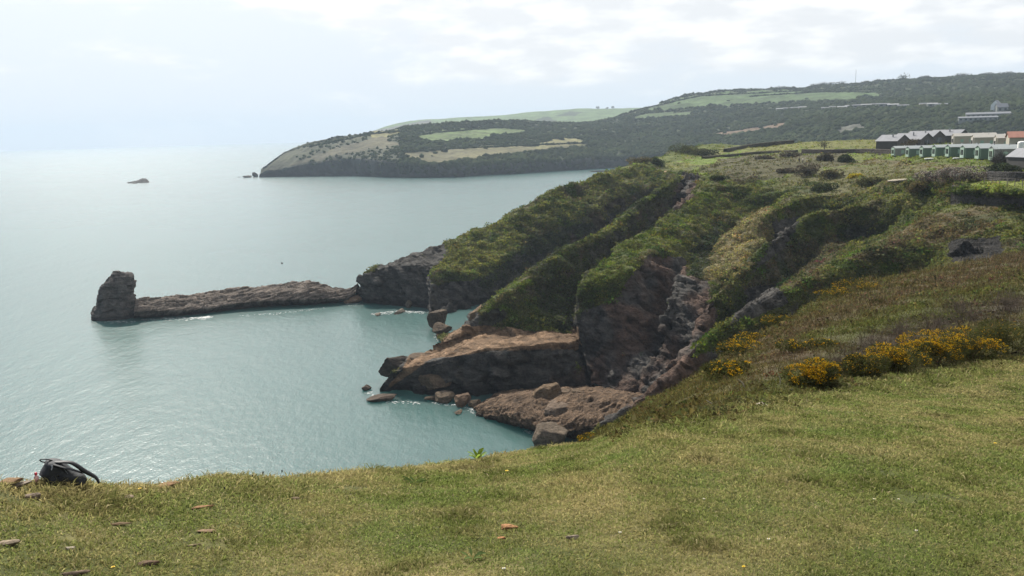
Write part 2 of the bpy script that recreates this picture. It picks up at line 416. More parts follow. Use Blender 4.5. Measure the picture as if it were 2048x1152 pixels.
# ------------------------------------------------------------------ cliffs across the cove
def finish_terrain(name, G, colfun, mat, veg_amp=1.25, rock_amp=1.5, veg_scale=3.0):
    wz = sstep(G[..., 2], 1.5, 8.0) * sstep(np.linalg.norm(G[..., :2], axis=-1), 95, 140)     # irregular ridges, the waterline kept
    for ax, sd_ in ((0, 801), (1, 802), (2, 803)): G[..., ax] += (3.6 if ax < 2 else 1.6 * (1 - sstep(G[..., 2], 27, 30))) * wz * fbm(G / 15.0, 3, sd_)
    n = upfix(gnormals(G), G)
    c, rock = colfun(G, n)
    rs = np.pad(rock, 9, mode='edge'); kb = np.ones(19) / 19
    rs = np.apply_along_axis(lambda v: np.convolve(v, kb, 'valid'), 0, rs); rs = np.apply_along_axis(lambda v: np.convolve(v, kb, 'valid'), 1, rs)
    r_ = rock[..., None]
    fade = np.clip(np.linalg.norm(G[..., :2], axis=-1) / 200, 0.5, 1.4)
    flat = sstep(n[..., 2], 0.90, 0.985) * sstep(G[..., 2], 27, 30)
    bill = fbm(G / veg_scale, 4, 40, 0.55) + 0.5 * np.abs(fbm(G / 1.3, 2, 55))
    T = np.array(Matrix.Rotation(R(28), 3, 'X') @ Matrix.Rotation(R(-24), 3, 'Y') @ Matrix.Rotation(R(35), 3, 'Z'))
    q = G @ T.T
    rn = fbm(q / np.array([9.0, 9.0, 1.8]), 5, 60, 0.55, ridge=True) - 0.5
    rn2 = fbm(G / 5.0, 4, 77, 0.55)
    fq = q / np.array([4.2, 4.2, 2.0]); f1 = np.zeros(rock.shape); e1 = np.ones(rock.shape); f2 = np.zeros(rock.shape)
    k = rock > 0.03; w_ = np.stack([fbm(q[k] / 3.0, 2, s_) for s_ in (301, 302, 303)], -1) * 0.5
    f1[k], e1[k] = facets(fq[k] + w_, 5); f2[k], _ = facets(q[k] / np.array([1.6, 1.6, 0.8]) + w_, 6)
    crack = sstep(e1, 0.0, 0.10) * 0.35 + 0.65
    c = c * (1 - r_ * (1 - crack[..., None]))
    c = c * (1 + r_ * 0.45 * f1[..., None] + r_ * 0.3 * f2[..., None])
    f3 = np.zeros(rock.shape); f3[k], _ = facets(q[k] / np.array([9.0, 9.0, 5.0]) + w_ * 0.6, 8)
    blocky = rn * 0.45 + f1 * 0.75 + f2 * 0.30 + 0.9 * f3
    tame = 1 - 0.45 * inpoly(*project(G), [(700,560),(790,490),(900,470),(920,520),(862,545),(872,670),(700,640)]) - 0.62 * inpoly(*project(G), [(760,800),(850,690),(880,640),(1160,650),(1160,690),(980,705),(860,730)])
    disp = (1 - rs) * veg_amp * (bill + 2.0 * fbm(G / 11.0, 3, 44)) * (1 - 0.75 * flat) + rs * tame * rock_amp * (blocky + 0.9 * rn2)
    G2 = G + n * (disp * fade)[..., None]
    n2 = upfix(gnormals(G2), G2)
    o = structure(make_mesh(name, G2.reshape(-1, 3), gridfaces(*G.shape[:2]) if gnormals(G2)[..., 2].mean() > 0 else gridfaces(*G.shape[:2])[:, ::-1], mat, c.reshape(-1, 3)))
    return o, G2, n2, c, rock

FOOT = lambda ln, i, j, out, drop: [('f', q, out, drop) for q in ln[i:j]]
A_top = [(1470,291,425),(1430,306,370),(1370,330,322),(1270,378,288),(1140,432,261),(1030,502,240),(952,550,226),(856,536,227),('z',860,630,-1.5)]
A_rib = [(1600,284,420),(1560,308,335),(1395,343,272),(1328,367,248),(1225,451,203),(1119,504,178),(1000,593,163),(930,648,160),(885,680,157)]
A_L = [
 [('w',1300,560,0),('w',1270,480,0),('w',1215,400,0),('w',1120,340,0),('w',1000,305,0),('w',890,282,0),('w',790,265,-1),('w',738,252,-1),('w',728,247,-2)],
 [(1420,291,430),(1370,300,385),(1310,318,345),(1240,336,305),(1090,391,272),(975,451,255),(860,499,243),(727,546,235),('z',737,613,-1.0)],
 A_top,
 [(1505,291,420),(1470,310,358),(1395,342,305)] + FOOT(A_top, 3, 7, 2.2, 7) + [(868,600,218),('z',866,655,-1.5)],
 [(1540,290,415),(1510,312,345),(1415,350,287)] + FOOT(A_top, 3, 7, 5.0, 16) + [(905,682,204),('z',868,668,-2)],
 A_rib,
 [(1640,282,415),(1600,312,320),(1402,350,265)] + FOOT(A_rib, 3, 5, 2.0, 6) + [(1133,560,172),(1045,612,161),(990,655,159),(870,690,156)],
 [(1680,281,410),(1640,312,310),(1410,352,258)] + FOOT(A_rib, 3, 5, 5.0, 15) + [(1150,640,165),(1120,662,157),(1000,668,156),(850,702,154)],
 [(1720,280,405),(1680,314,300),(1430,352,252),(1362,480,236),(1262,575,194),(1175,660,166),(1145,682,149),(975,697,145),(790,742,147)],
 [(1740,280,403),(1700,315,295),(1435,354,250),(1365,484,232),(1265,580,192),(1180,665,165),(1160,722,148),(965,747,143.5),(760,776,148)],
 [(1760,279,400),(1720,316,290),(1440,356,247),(1368,488,226),(1268,585,188),(1190,670,163),(1175,792,145),('z',960,802,-1),('z',765,800,-2)],
]
A_L.append([('w',1810,385,33.5),('w',1790,265,32),('w',1500,230,27.5)] + [(p[0], p[1] + 6, p[2] - 1) if len(p) == 3 else p for p in A_L[-1][3:]])
B_4b = [(1960,286,350),(1920,334,197),(1720,378,205),(1610,398,199),(1537,423,186),(1492,512,164),(1405,620,147),(1352,720,138),(1310,810,131)]
B_r5 = [(2040,290,330),(2000,346,177),(1800,392,183),(1690,418,180),(1595,445,170),(1494,530,150),(1425,610,137),(1385,690,128),(1335,775,122)]
B_r6 = [(2140,300,315),(2090,358,163),(1930,405,164),(1810,466,150),(1690,530,138),(1534,592,122),(1398,687,108),(1333,757,100),(1182,862,92)]
B_L = [
 [('w',1640,420,31),('w',1600,315,29),('w',1395,264,25),(1370,440,240),(1283,530,195),(1190,610,170),(1165,670,163),(1165,730,158),(1175,792,153)],
 [(1800,280,390),(1760,318,280),(1520,350,240),(1412,373,222),(1300,454,190),(1194,526,165),(1158,556,157),(1153,650,151),(1190,765,144)],
 [(1840,281,380),(1800,322,262),(1560,365,232),(1455,408,215),(1372,476,186),(1290,520,163),(1212,588,154),(1185,690,148),(1215,795,142)],
 [(1880,282,370),(1840,324,238),(1600,380,223),(1500,440,210),(1430,512,185),(1388,590,163),(1328,668,150),(1290,750,141),(1262,840,131)],
 [(1920,284,360),(1880,328,216),(1680,370,214),(1560,400,203),(1470,460,182),(1400,524,165),(1335,597,149),(1312,690,142),(1290,820,133)],
 B_4b,
 [(2000,288,340),(1960,340,186),(1750,388,194)] + FOOT(B_4b, 3, 7, 4.0, 6) + [(1374,738,135),(1322,812,128)],
 B_r5,
 [(2090,295,322),(2040,352,169),(1860,398,172)] + FOOT(B_r5, 3, 7, 4.0, 6) + [(1412,732,121),(1340,788,115)],
 B_r6,
 [(2240,310,308),(2180,370,156),(2030,411,155),(1900,508,143)] + FOOT(B_r6, 4, 9, 4.0, 9),
 [(2500,320,300),(2400,400,142),(2250,450,142),(2050,535,127),(1900,610,114),(1700,720,100),(1500,830,92),(1350,900,86),(1180,960,80)],
]
ROCKP = [  # bare rock as seen, pixel outlines on the surface they lie on
 [(1340,420),(1345,378),(1372,350),(1398,352),(1385,395),(1350,425)],
 [(1228,600),(1250,560),(1300,512),(1370,512),(1375,560),(1330,600),(1310,680),(1330,800),(1200,860),(1180,720),(1165,690),(1165,625),(1200,610)],
 [(1549,440),(1604,430),(1574,500),(1524,530),(1494,555),(1539,494)],
 [(1490,576),(1552,562),(1577,602),(1512,634),(1452,654),(1490,614)],
 [(1320,790),(1345,735),(1370,715),(1460,690),(1380,770),(1330,800)],
 [(1285,650),(1325,604),(1372,556),(1415,560),(1432,640),(1395,700),(1345,760),(1290,835)],
 [(1900,480),(2000,465),(2010,520),(1900,530)],
 [(712,552),(790,513),(885,485),(900,500),(862,545),(872,670),(720,625)],
 [(860,570),(960,560),(960,650),(870,670)],
 [(700,810),(860,690),(930,650),(1150,665),(1160,800),(760,830)],
 [(1140,640),(1170,640),(1230,760),(1180,775),(1145,700)],
]
OLIVE = np.array([0.088, 0.090, 0.030]); GREEN = np.array([0.080, 0.105, 0.020]); BROWN = np.array([0.085, 0.070, 0.045])
TAN = np.array([0.17, 0.14, 0.075]); IVY = np.array([0.036, 0.050, 0.018]); FIELD = np.array([0.115, 0.135, 0.035])
GREY = np.array([0.054, 0.050, 0.045]); RED = np.array([0.078, 0.050, 0.037]); SAND = np.array([0.168, 0.108, 0.064])
def cliff_col(G, n):
    x, y = project(G); nb = fbm(G / 11.0, 4, 90); ns = fbm(G / 3.2, 4, 95)
    xx, yy = x + 26 * ns, y + 20 * nb
    c = np.empty(G.shape); c[:] = OLIVE
    m = sstep(nb, -0.05, 0.25)[..., None]; c = c * (1 - m) + BROWN * m
    m = sstep(ns + nb * 0.5, 0.02, 0.3)[..., None]; c = c * (1 - m) + GREEN * m * 0.9 + 0
    c = np.where(m > 0.999, GREEN, c)
    def lay(poly, colr, k=1.0):
        mm = inpoly(xx, yy, poly)[..., None] * k
        c[:] = c * (1 - mm) + np.array(colr) * mm
    # plateau fields, rough grass
    plate = sstep(n[..., 2], 0.93, 0.985)[..., None] * sstep(G[..., 2], 29, 32)[..., None]
    c = c * (1 - plate) + (FIELD * (0.8 + 0.6 * ns[..., None])) * plate
    lay([(1320,335),(1400,305),(1600,278),(1760,275),(1760,296),(1600,300),(1480,310),(1420,330)], (0.135, 0.135, 0.042), 0.9)
    lay([(1330,328),(1480,303),(1520,305),(1420,325)], (0.12, 0.165, 0.03), 0.9)
    lay([(1400,335),(1460,335),(1440,352),(1390,350)], (0.13, 0.16, 0.03), 0.9)
    lay([(1390,338),(1480,312),(1800,300),(1800,312),(1600,345),(1480,370)], BROWN * 0.9, 0.75)
    lay([(1700,315),(1900,330),(1960,338),(1700,330)], (0.105, 0.082, 0.045), 0.8)
    lay([(1690,303),(1800,300),(1830,318),(1700,322)], FIELD, 0.9)
    lay([(1880,365),(2060,350),(2400,340),(2400,420),(2030,392)], (0.13, 0.15, 0.03), 1.0)
    lay([(1600,340),(1850,330),(1860,380),(1700,400),(1560,370)], (0.105, 0.095, 0.045), 0.8)
    # slopes
    lay([(1410,560),(1400,520),(1480,440),(1540,400),(1540,470),(1480,550)], TAN, 0.85)
    lay([(1180,420),(1150,395),(1260,350),(1330,345),(1300,360)], (0.12, 0.115, 0.05), 0.7)
    lay([(1480,580),(1560,500),(1640,470),(1740,470),(1640,540),(1520,620)], BROWN, 0.85)
    lay([(1740,500),(1850,430),(1990,400),(2010,440),(1850,500)], (0.105, 0.078, 0.045), 0.75)
    lay([(870,545),(880,500),(1000,480),(1060,450),(1040,480),(960,555)], (0.115, 0.115, 0.036), 0.85)
    for pl in ([(1320,740),(1420,620),(1500,620),(1540,580),(1640,560),(1400,720)], [(1480,545),(1560,480),(1620,420),(1640,430),(1580,480),(1500,560)],
               [(1165,600),(1160,555),(1240,490),(1420,375),(1440,390),(1300,500),(1230,590)], [(1060,640),(1060,600),(1110,590),(1150,620),(1150,650),(1080,660)]):
        lay(pl, GREEN * 0.85, 0.45)
    dk = sstep(ns * 0.6 + fbm(G / 6.0, 3, 140), 0.05, 0.25)[..., None] * (1 - plate) * 0.7
    c = c * (1 - dk) + IVY * dk
    lay([(1010,520),(1060,475),(1180,445),(1300,385),(1330,380),(1290,410),(1225,447),(1119,500),(1000,588),(930,645),(870,660),(860,580),(955,560)], (0.030, 0.036, 0.020), 0.85)
    lay([(1060,530),(1130,510),(1230,460),(1330,385),(1345,420),(1250,488),(1190,525),(1160,560),(1150,660),(1080,650)], (0.038, 0.042, 0.022), 0.75)
    lay([(1380,500),(1400,470),(1440,450),(1420,520),(1400,560),(1375,550)], (0.03, 0.036, 0.02), 0.9)
    # rock
    steep = sstep(-n[..., 2], -0.42, -0.20) * sstep(ns, -0.35, 0.1) * sstep(-G[..., 2], -27, -23)
    rock = steep * 0.85
    for pl in ROCKP: rock = np.maximum(rock, inpoly(x + 14 * ns, y + 14 * nb, pl) * 1.0)
    rock = np.maximum(rock, sstep(-G[..., 2], -4.0, -2.0))
    rc = GREY + (RED - GREY) * (sstep(fbm(G / 8.0, 3, 150) + (x > 1180) * 0.12, -0.05, 0.25) * (x > 1100) * (x < 1460))[..., None]
    mm = inpoly(x, y, [(760,790),(850,690),(900,650),(1160,655),(1160,697),(980,702),(860,720)])[..., None]
    rc = np.where(mm, SAND, rc)
    rc = np.where(((x > 1150) & (x < 1440) & (y > 470))[..., None], rc * 1.05, rc)
    rc = np.where((x > 1850)[..., None], rc * 0.5, rc)
    wet = sstep(-G[..., 2], -2.2, -0.6)[..., None]; rc = rc * (1 - 0.6 * wet)
    c = c * (1 - rock[..., None]) + rc * rock[..., None]
    return c, rock
oA, GA, NA, CA, RA = finish_terrain('cliffs', loft(A_L, 680, 680, 0.5, 0.16), cliff_col, M_cliff, rock_amp=1.9)
oB, GB, NB, CB, RB = finish_terrain('cove_slope', loft(B_L, 780, 720, 0.5, 0.16), cliff_col, M_cliff)

# ------------------------------------------------------------------ far hills
H_L = [  # px columns left to right; water, cliff foot-top, slope, upper slope, skyline, back
 [('z',517,355,-1),('z',600,354,-1),('z',700,353,-1),('z',780,356,-1),('z',880,356,-1),('z',1000,350,-1),('z',1150,341,-1),('z',1250,336,-1),('w',1400,980,-1),('w',1600,900,-1),('w',1850,820,-1),('w',2150,780,-1),('w',2600,760,-1)],
 [('c',519,355,349,1),('c',600,354,332,8),('c',700,353,318,9),('c',780,356,324,9),('c',880,356,333,10),('c',1000,350,326,12),('c',1150,341,318,14),('c',1250,336,312,20),(1400,305,1000),(1600,290,920),(1850,275,840),(2150,262,800),(2600,250,780)],
 [('c',521,355,343,8),('c',598,354,316,28),('c',698,353,298,45),('c',780,356,303,60),('c',880,356,312,70),('c',1000,350,305,80),('c',1150,341,300,90),(1250,292,1130),(1400,280,1090),(1600,262,980),(1850,245,880),(2150,232,850),(2600,220,820)],
 [('c',523,355,339,14),('c',596,354,302,55),('c',697,353,284,90),('c',780,356,281,150),('c',880,356,283,190),('c',1000,350,277,210),('c',1150,341,272,220),(1250,262,1260),(1400,248,1280),(1600,230,1150),(1850,212,1000),(2150,200,960),(2600,190,900)],
 [('c',524,355,337,18),('c',593,354,297,75),('c',692,353,278,120),('c',777,356,267,230),('c',880,356,263,290),('c',1000,350,259,320),('c',1150,341,258,350),(1250,245,1400),(1400,218,1450),(1600,205,1420),(1850,190,1300),(2150,178,1200),(2600,165,1150)],
 [('c',525,355,336,22),('c',590,354,296,90),('c',688,353,277,140),('c',772,356,262,290),('c',880,356,250,380),(1000,244,1360),(1180,247,1480),(1275,222,1550),(1400,188,1650),(1600,178,1650),(1850,160,1600),(2150,148,1550),(2600,140,1500)],
 [('w',528,1180,-2),('w',592,1250,-2),('w',690,1300,-2),('w',775,1450,20),('w',880,1550,40),('w',1000,1700,40),('w',1200,1900,60),('w',1330,2000,90),('w',1450,2100,110),('w',1650,2100,120),('w',1900,2100,130),('w',2250,2100,130),('w',2700,2100,130)],
]
FOREST = np.array([0.034, 0.044, 0.020]); HGRASS = np.array([0.095, 0.115, 0.035]); HDRY = np.array([0.17, 0.145, 0.065])
FIELDS = [  # outlines, colour
 ([(815,275),(870,264),(1000,255),(1060,260),(1010,272),(960,280),(860,285)], (0.085, 0.120, 0.040)),
 ([(735,266),(800,262),(790,275),(745,280)], (0.14, 0.13, 0.05)),
 ([(790,305),(900,298),(1080,290),(1200,284),(1130,298),(960,318),(880,330),(820,318)], (0.108, 0.100, 0.048)),
 ([(1060,285),(1150,278),(1180,290),(1080,295)], (0.15, 0.14, 0.06)),
 ([(1290,215),(1400,190),(1600,181),(1750,185),(1770,195),(1650,202),(1450,212),(1300,222)], (0.06, 0.095, 0.035)),
 ([(1260,240),(1380,232),(1385,222),(1300,228)], (0.06, 0.09, 0.035)),
 ([(1400,268),(1480,258),(1580,242),(1560,258),(1440,275)], (0.12, 0.085, 0.055)),
 ([(1690,252),(1720,249),(1740,262),(1670,272)], (0.075, 0.075, 0.06)),
 ([(580,332),(620,312),(700,288),(760,274),(800,290),(740,300),(660,312),(600,330)], (0.080, 0.074, 0.042)),
]
def hill_col(G, n):
    x, y = project(G); nb = fbm(G / 60.0, 4, 190); ns = fbm(G / 18.0, 4, 195)
    c = np.empty(G.shape); c[:] = FOREST
    wood = np.ones(G.shape[:2])
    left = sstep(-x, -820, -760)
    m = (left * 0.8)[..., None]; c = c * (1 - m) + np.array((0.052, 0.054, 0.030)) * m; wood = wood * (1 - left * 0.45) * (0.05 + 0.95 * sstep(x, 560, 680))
    for poly, col in FIELDS:
        k = inpoly(x + 22 * ns, y + 7 * nb + 5 * ns, poly)[..., None]
        c = np.where(k, np.array(col), c); wood = np.where(k[..., 0], 0.02, wood)
    # sea cliff rock
    rk = sstep(-n[..., 2], -0.75, -0.55) * sstep(-G[..., 2] - 22 * ns, -26, -18) * 0.8
    rk = np.maximum(rk, sstep(-G[..., 2], -5, -2.5))
    rk = np.maximum(rk, inpoly(x + 8 * ns, y + 5 * nb, [(1640,268),(1665,252),(1690,256),(1680,262),(1655,272)]) * 0.5)
    c = c * (1 - rk[..., None]) + np.array((0.048, 0.048, 0.044)) * rk[..., None]; wood = wood * (1 - rk)
    c = c * (1 + 0.35 * nb[..., None] + 0.25 * ns[..., None])
    return c, rk, wood
GH = loft(H_L, 700, 320, 0.5, 0.35)
nH = upfix(gnormals(GH), GH); cH, rkH, wdH = hill_col(GH, nH)
nsH = fbm(GH / 45.0, 4, 200); gl = fbm(GH / np.array([30.0, 60.0, 60.0]), 4, 210, ridge=True) - 0.5
seafade = sstep(GH[..., 2], -1, 6)
GH = GH + nH * ((nsH * 5 + rkH * gl * 9 + (1 - rkH) * gl * 3.0) * seafade)[..., None]
f = gridfaces(*GH.shape[:2]); f = f if gnormals(GH)[..., 2].mean() > 0 else f[:, ::-1]
structure(make_mesh('hills', GH.reshape(-1, 3), f, M_hill, cH.reshape(-1, 3)))
F_L = [
 [('w',690,2500,-2),('w',800,2450,-2),('w',950,2400,20),('w',1150,2350,40),('w',1350,2350,60),('w',1600,2400,60)],
 [(715,283,2520),(800,262,2500),(950,255,2500),(1150,247,2500),(1290,245,2500),(1600,245,2500)],
 [(735,270,2600),(800,251,2650),(950,241,2700),(1150,234,2650),(1290,232,2650),(1600,232,2650)],
 [(745,264,2700),(825,243,2800),(1000,231,2900),(1145,218,2900),(1290,217,2900),(1600,210,2900)],
 [('w',760,2900,-2),('w',850,3100,40),('w',1000,3300,60),('w',1150,3300,60),('w',1310,3300,60),('w',1600,3300,60)],
]
GF = loft(F_L, 300, 120, 0.5, 0.35); nF = upfix(gnormals(GF), GF)
xF, yF = project(GF); cF = np.empty(GF.shape); cF[:] = (0.085, 0.13, 0.045)
cF = np.where(inpoly(xF, yF, [(700,300),(745,262),(860,240),(870,262)])[..., None], np.array((0.085, 0.085, 0.07)), cF)
for pl in ([(1062,247),(1075,238),(1095,234),(1112,240),(1110,250),(1060,252)], [(1110,232),(1140,221),(1165,224),(1150,233)]):
    cF = np.where(inpoly(xF + 10 * fbm(GF / 40, 3, 5), yF, pl)[..., None], FOREST, cF)
GF = GF + nF * (fbm(GF / 120, 4, 230) * 7)[..., None]
f = gridfaces(*GF.shape[:2]); f = f if gnormals(GF)[..., 2].mean() > 0 else f[:, ::-1]
structure(make_mesh('far_hill', GF.reshape(-1, 3), f, M_hill, cF.reshape(-1, 3)))

# ------------------------------------------------------------------ finding places on the ground
def bvh_of(G):
    return BVHTree.FromPolygons([tuple(v) for v in G.reshape(-1, 3)], [tuple(int(i) for i in q) for q in gridfaces(*G.shape[:2])])
sub = lambda G, k: G[::k, ::k]
BV_A, BV_B, BV_H, BV_F = bvh_of(sub(GA, 2)), bvh_of(sub(GB, 2)), bvh_of(sub(GH, 2)), bvh_of(sub(GF, 2))
def cast(px, py, trees):
    for dy in (0, 2, 4, 6, 9, 12, 16, 22, 30):
        q = cast1(px, py + dy, trees)
        if q is not None: return q
def cast1(px, py, trees):
    d = Vector(ray(px, py)).normalized(); best = None
    for t in trees:
        h = t.ray_cast(Vector((0, 0, H_CAM)), d)
        if h[0] is not None and (best is None or h[3] < best[1]): best = (np.array(h[0]), h[3])
    return None if best is None else best[0]
def down(x, y, trees=None):
    z = -9.0
    for t in (trees or (BV_A, BV_B, BV_H)):
        h = t.ray_cast(Vector((x, y, 400)), Vector((0, 0, -1)))
        if h[0] is not None: z = max(z, h[0].z)
    return z
def ghit(px, py, rmax=140):
    r = np.geomspace(1.2, rmax, 4000); d = ray(px, py); k = r / math.hypot(d[0], d[1])
    x, y, z = d[0] * k, d[1] * k, H_CAM + d[2] * k
    b = np.nonzero(z < hill_z(x, y))[0]
    i = b[0] if len(b) else len(r) - 1
    return np.array([x[i], y[i], hill_z(x[i:i + 1], y[i:i + 1])[0]])
def gpos(px, r):                          # ground point in the direction of a pixel column at range r
    p = atr(px, r, 0, 800); return np.array([p[0], p[1], hill_z(p[0:1], p[1:2])[0]])

# ------------------------------------------------------------------ scattered leaf-sized faces
def tri_cloud(P, C, S, k, tri=0.55, flat=0.75, seed=1, jit=0.28):
    """k small triangles in a dome of radius S over every point"""
    g = np.random.default_rng(seed); n = len(P); m = n * k
    d = g.normal(size=(m, 3)); d /= np.linalg.norm(d, axis=1, keepdims=True)
    rad = g.uniform(0.35, 1.0, (m, 1)) ** 0.5
    off = d * rad * np.repeat(S, k)[:, None]; off[:, 2] = np.abs(off[:, 2]) * flat
    c = np.repeat(P, k, 0) + off
    e1 = g.normal(size=(m, 3)); e1 /= np.linalg.norm(e1, axis=1, keepdims=True)
    e2 = np.cross(e1, g.normal(size=(m, 3))); e2 /= np.linalg.norm(e2, axis=1, keepdims=True) + 1e-9
    s = (np.repeat(S, k) * tri * g.uniform(0.6, 1.3, m))[:, None]
    V = np.stack([c - e1 * s * 0.5, c + e1 * s * 0.5, c + e2 * s * 0.8], 1).reshape(-1, 3)
    col = np.repeat(C, k, 0) * (1 + jit * g.normal(size=(m, 1))) * (1 + 0.10 * g.normal(size=(m, 3)))
    col = np.repeat(np.clip(col, 0.008, 0.8), 3, 0)
    return V, np.arange(m * 3).reshape(-1, 3), col
def sample_grid(G, N, W, n, seed=3):
    g = np.random.default_rng(seed)
    a = np.linalg.norm(np.cross(G[1:, :-1] - G[:-1, :-1], G[:-1, 1:] - G[:-1, :-1]), axis=-1)
    c = G[:-1, :-1]; v = np.array([0, 0, H_CAM]) - c; r = np.linalg.norm(v, axis=-1)
    face = np.clip((v * N[:-1, :-1]).sum(-1) / r, 0.06, 1) + 0.05
    x, y = project(c); vis = (x > -150) & (x < 2250) & (y > 100) & (y < 1150)
    w = (a * face / r**2 * W[:-1, :-1] * vis).ravel(); w /= w.sum()
    idx = g.choice(w.size, n, p=w); i, j = np.unravel_index(idx, a.shape)
    u, t = g.random((n, 1)), g.random((n, 1))
    P = G[i, j] + (G[i, j + 1] - G[i, j]) * u + (G[i + 1, j] - G[i, j]) * t
    return P, i, j
def join(parts):
    V, F_, C = [], [], []; o = 0
    for v, f, c in parts: V.append(v); F_.append(f + o); C.append(c); o += len(v)
    return np.concatenate(V), np.concatenate(F_), np.concatenate(C)
def scrub_over(name, G, N, C, RK, n_small, n_big, seed):
    veg = np.clip(1 - RK * 1.15, 0, 1)
    flat = sstep(N[..., 2], 0.93, 0.985) * sstep(G[..., 2], 27, 30)
    parts = []
    P, i, j = sample_grid(G, N, veg * (1 - 0.85 * flat) + 0.002, n_small, seed)
    r = np.linalg.norm(P[:, :2], axis=1)
    g = np.random.default_rng(seed + 5)
    S = np.clip(r / 190, 0.5, 1.5) * g.uniform(0.3, 0.75, len(P))
    lum = fbm(P / 4.5, 3, 333); c = C[i, j] * (1.05 + 0.9 * lum[:, None]) * np.where(lum[:, None] > 0.12, np.array([1.15, 1.12, 0.9]), 1)
    parts.append(tri_cloud(P - N[i, j] * 0.1, c, S, 8, 0.6, 0.7, seed + 1))
    P, i, j = sample_grid(G, N, (veg * (1 - 0.7 * flat)) ** 2 + 0.0005, n_big, seed + 2)
    S = np.clip(np.exp(g.normal(-0.32, 0.38, len(P))), 0.45, 1.9); c = C[i, j] * g.uniform(0.45, 1.35, (len(P), 1)) * (1 + 0.14 * g.normal(size=(len(P), 3)))
    keep = fbm(P / 8.0, 3, 350) > -0.12; P, S, c, i, j = P[keep], S[keep], c[keep], i[keep], j[keep]
    parts.append(tri_cloud(P - N[i, j] * 0.3, c, S, 40, 0.30, 0.8, seed + 3))
    V, F_, c = join(parts); c = c * np.array([1.28, 1.36, 1.1])
    stuff(make_mesh(name, V, F_, M_leaf, c, smooth=False))
scrub_over('scrub', GA, NA, CA, RA, 26000, 3200, 11)
scrub_over('scrub', GB, NB, CB, RB, 42000, 6000, 21)

# ------------------------------------------------------------------ woods on the far hills
def crowns(P, C, S, seed, squash=0.85):
    """many small rounded uneven crowns, smooth shaded"""
    g = np.random.default_rng(seed); bm = bmesh.new(); bmesh.ops.create_icosphere(bm, subdivisions=1, radius=1.0)
    D = np.array([v.co[:] for v in bm.verts]); T = np.array([[v.index for v in f.verts] for f in bm.faces]); bm.free(); n = len(P)
    V = D[None] * g.uniform(0.65, 1.2, (n, len(D), 1)) * S[:, None, None] * np.array([1, 1, squash]) * g.uniform(0.8, 1.25, (n, 1, 3)) + P[:, None]
    c = np.repeat(np.clip(C * (1 + 0.10 * g.normal(size=(n, 1))), 0.006, 0.5), len(D), 0)
    return V.reshape(-1, 3), (T[None] + (np.arange(n) * len(D))[:, None, None]).reshape(-1, 3), c
P, i, j = sample_grid(GH, nH, wdH ** 1.5 + 0.001, 30000, 31)
S = np.random.default_rng(1).uniform(1.6, 4.6, len(P)); lum = fbm(P / 60, 4, 400)[:, None]
cw = FOREST * (1.0 + 1.1 * lum) * np.where(np.random.default_rng(2).random((len(P), 1)) < 0.06, np.array([1.5, 1.3, 1.4]), 1.0)
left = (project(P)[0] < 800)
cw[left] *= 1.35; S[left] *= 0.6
V, F_, c = crowns(P, cw, S, 33)
stuff(make_mesh('woodland', V, F_, M_wood, c, smooth=True))
hedge_lines = [  # field hedges far away, pixel paths
 [(815,275),(870,264),(1000,254),(1060,259),(1190,247)], [(815,278),(860,286),(960,281),(1010,273),(1080,270)], [(790,304),(900,297),(1080,289),(1200,284)],
 [(830,320),(880,330),(960,318),(1080,300),(1130,297)], [(1290,216),(1400,191),(1600,181),(1750,184)], [(1262,240),(1385,231),(1480,216),(1650,203),(1770,196)],
 [(1385,232),(1400,218)], [(1400,268),(1480,258),(1580,242)], [(1420,276),(1560,259)], [(1500,192),(1640,183),(1800,175),(2048,168)], [(1780,200),(2048,190)],
 [(620,293),(700,276),(745,266)], [(735,268),(800,261)], [(1600,205),(1700,200),(1790,207),(1850,213)],
]
hp = []
for ln in hedge_lines:
    for (x0, y0), (x1, y1) in zip(ln[:-1], ln[1:]):
        m = max(2, int(math.hypot(x1 - x0, y1 - y0) / 2.2))
        for t in np.linspace(0, 1, m):
            q = cast1(x0 + (x1 - x0) * t, y0 + (y1 - y0) * t + 1.0, (BV_H,))
            if q is not None: hp.append(q)
hp = np.array(hp); g = np.random.default_rng(8); hs = g.uniform(1.4, 3.6, len(hp))
V, F_, c = crowns(hp, FOREST * g.uniform(0.7, 1.2, (len(hp), 1)), hs, 35)
stuff(make_mesh('hedgerow', V, F_, M_wood, c, smooth=True))

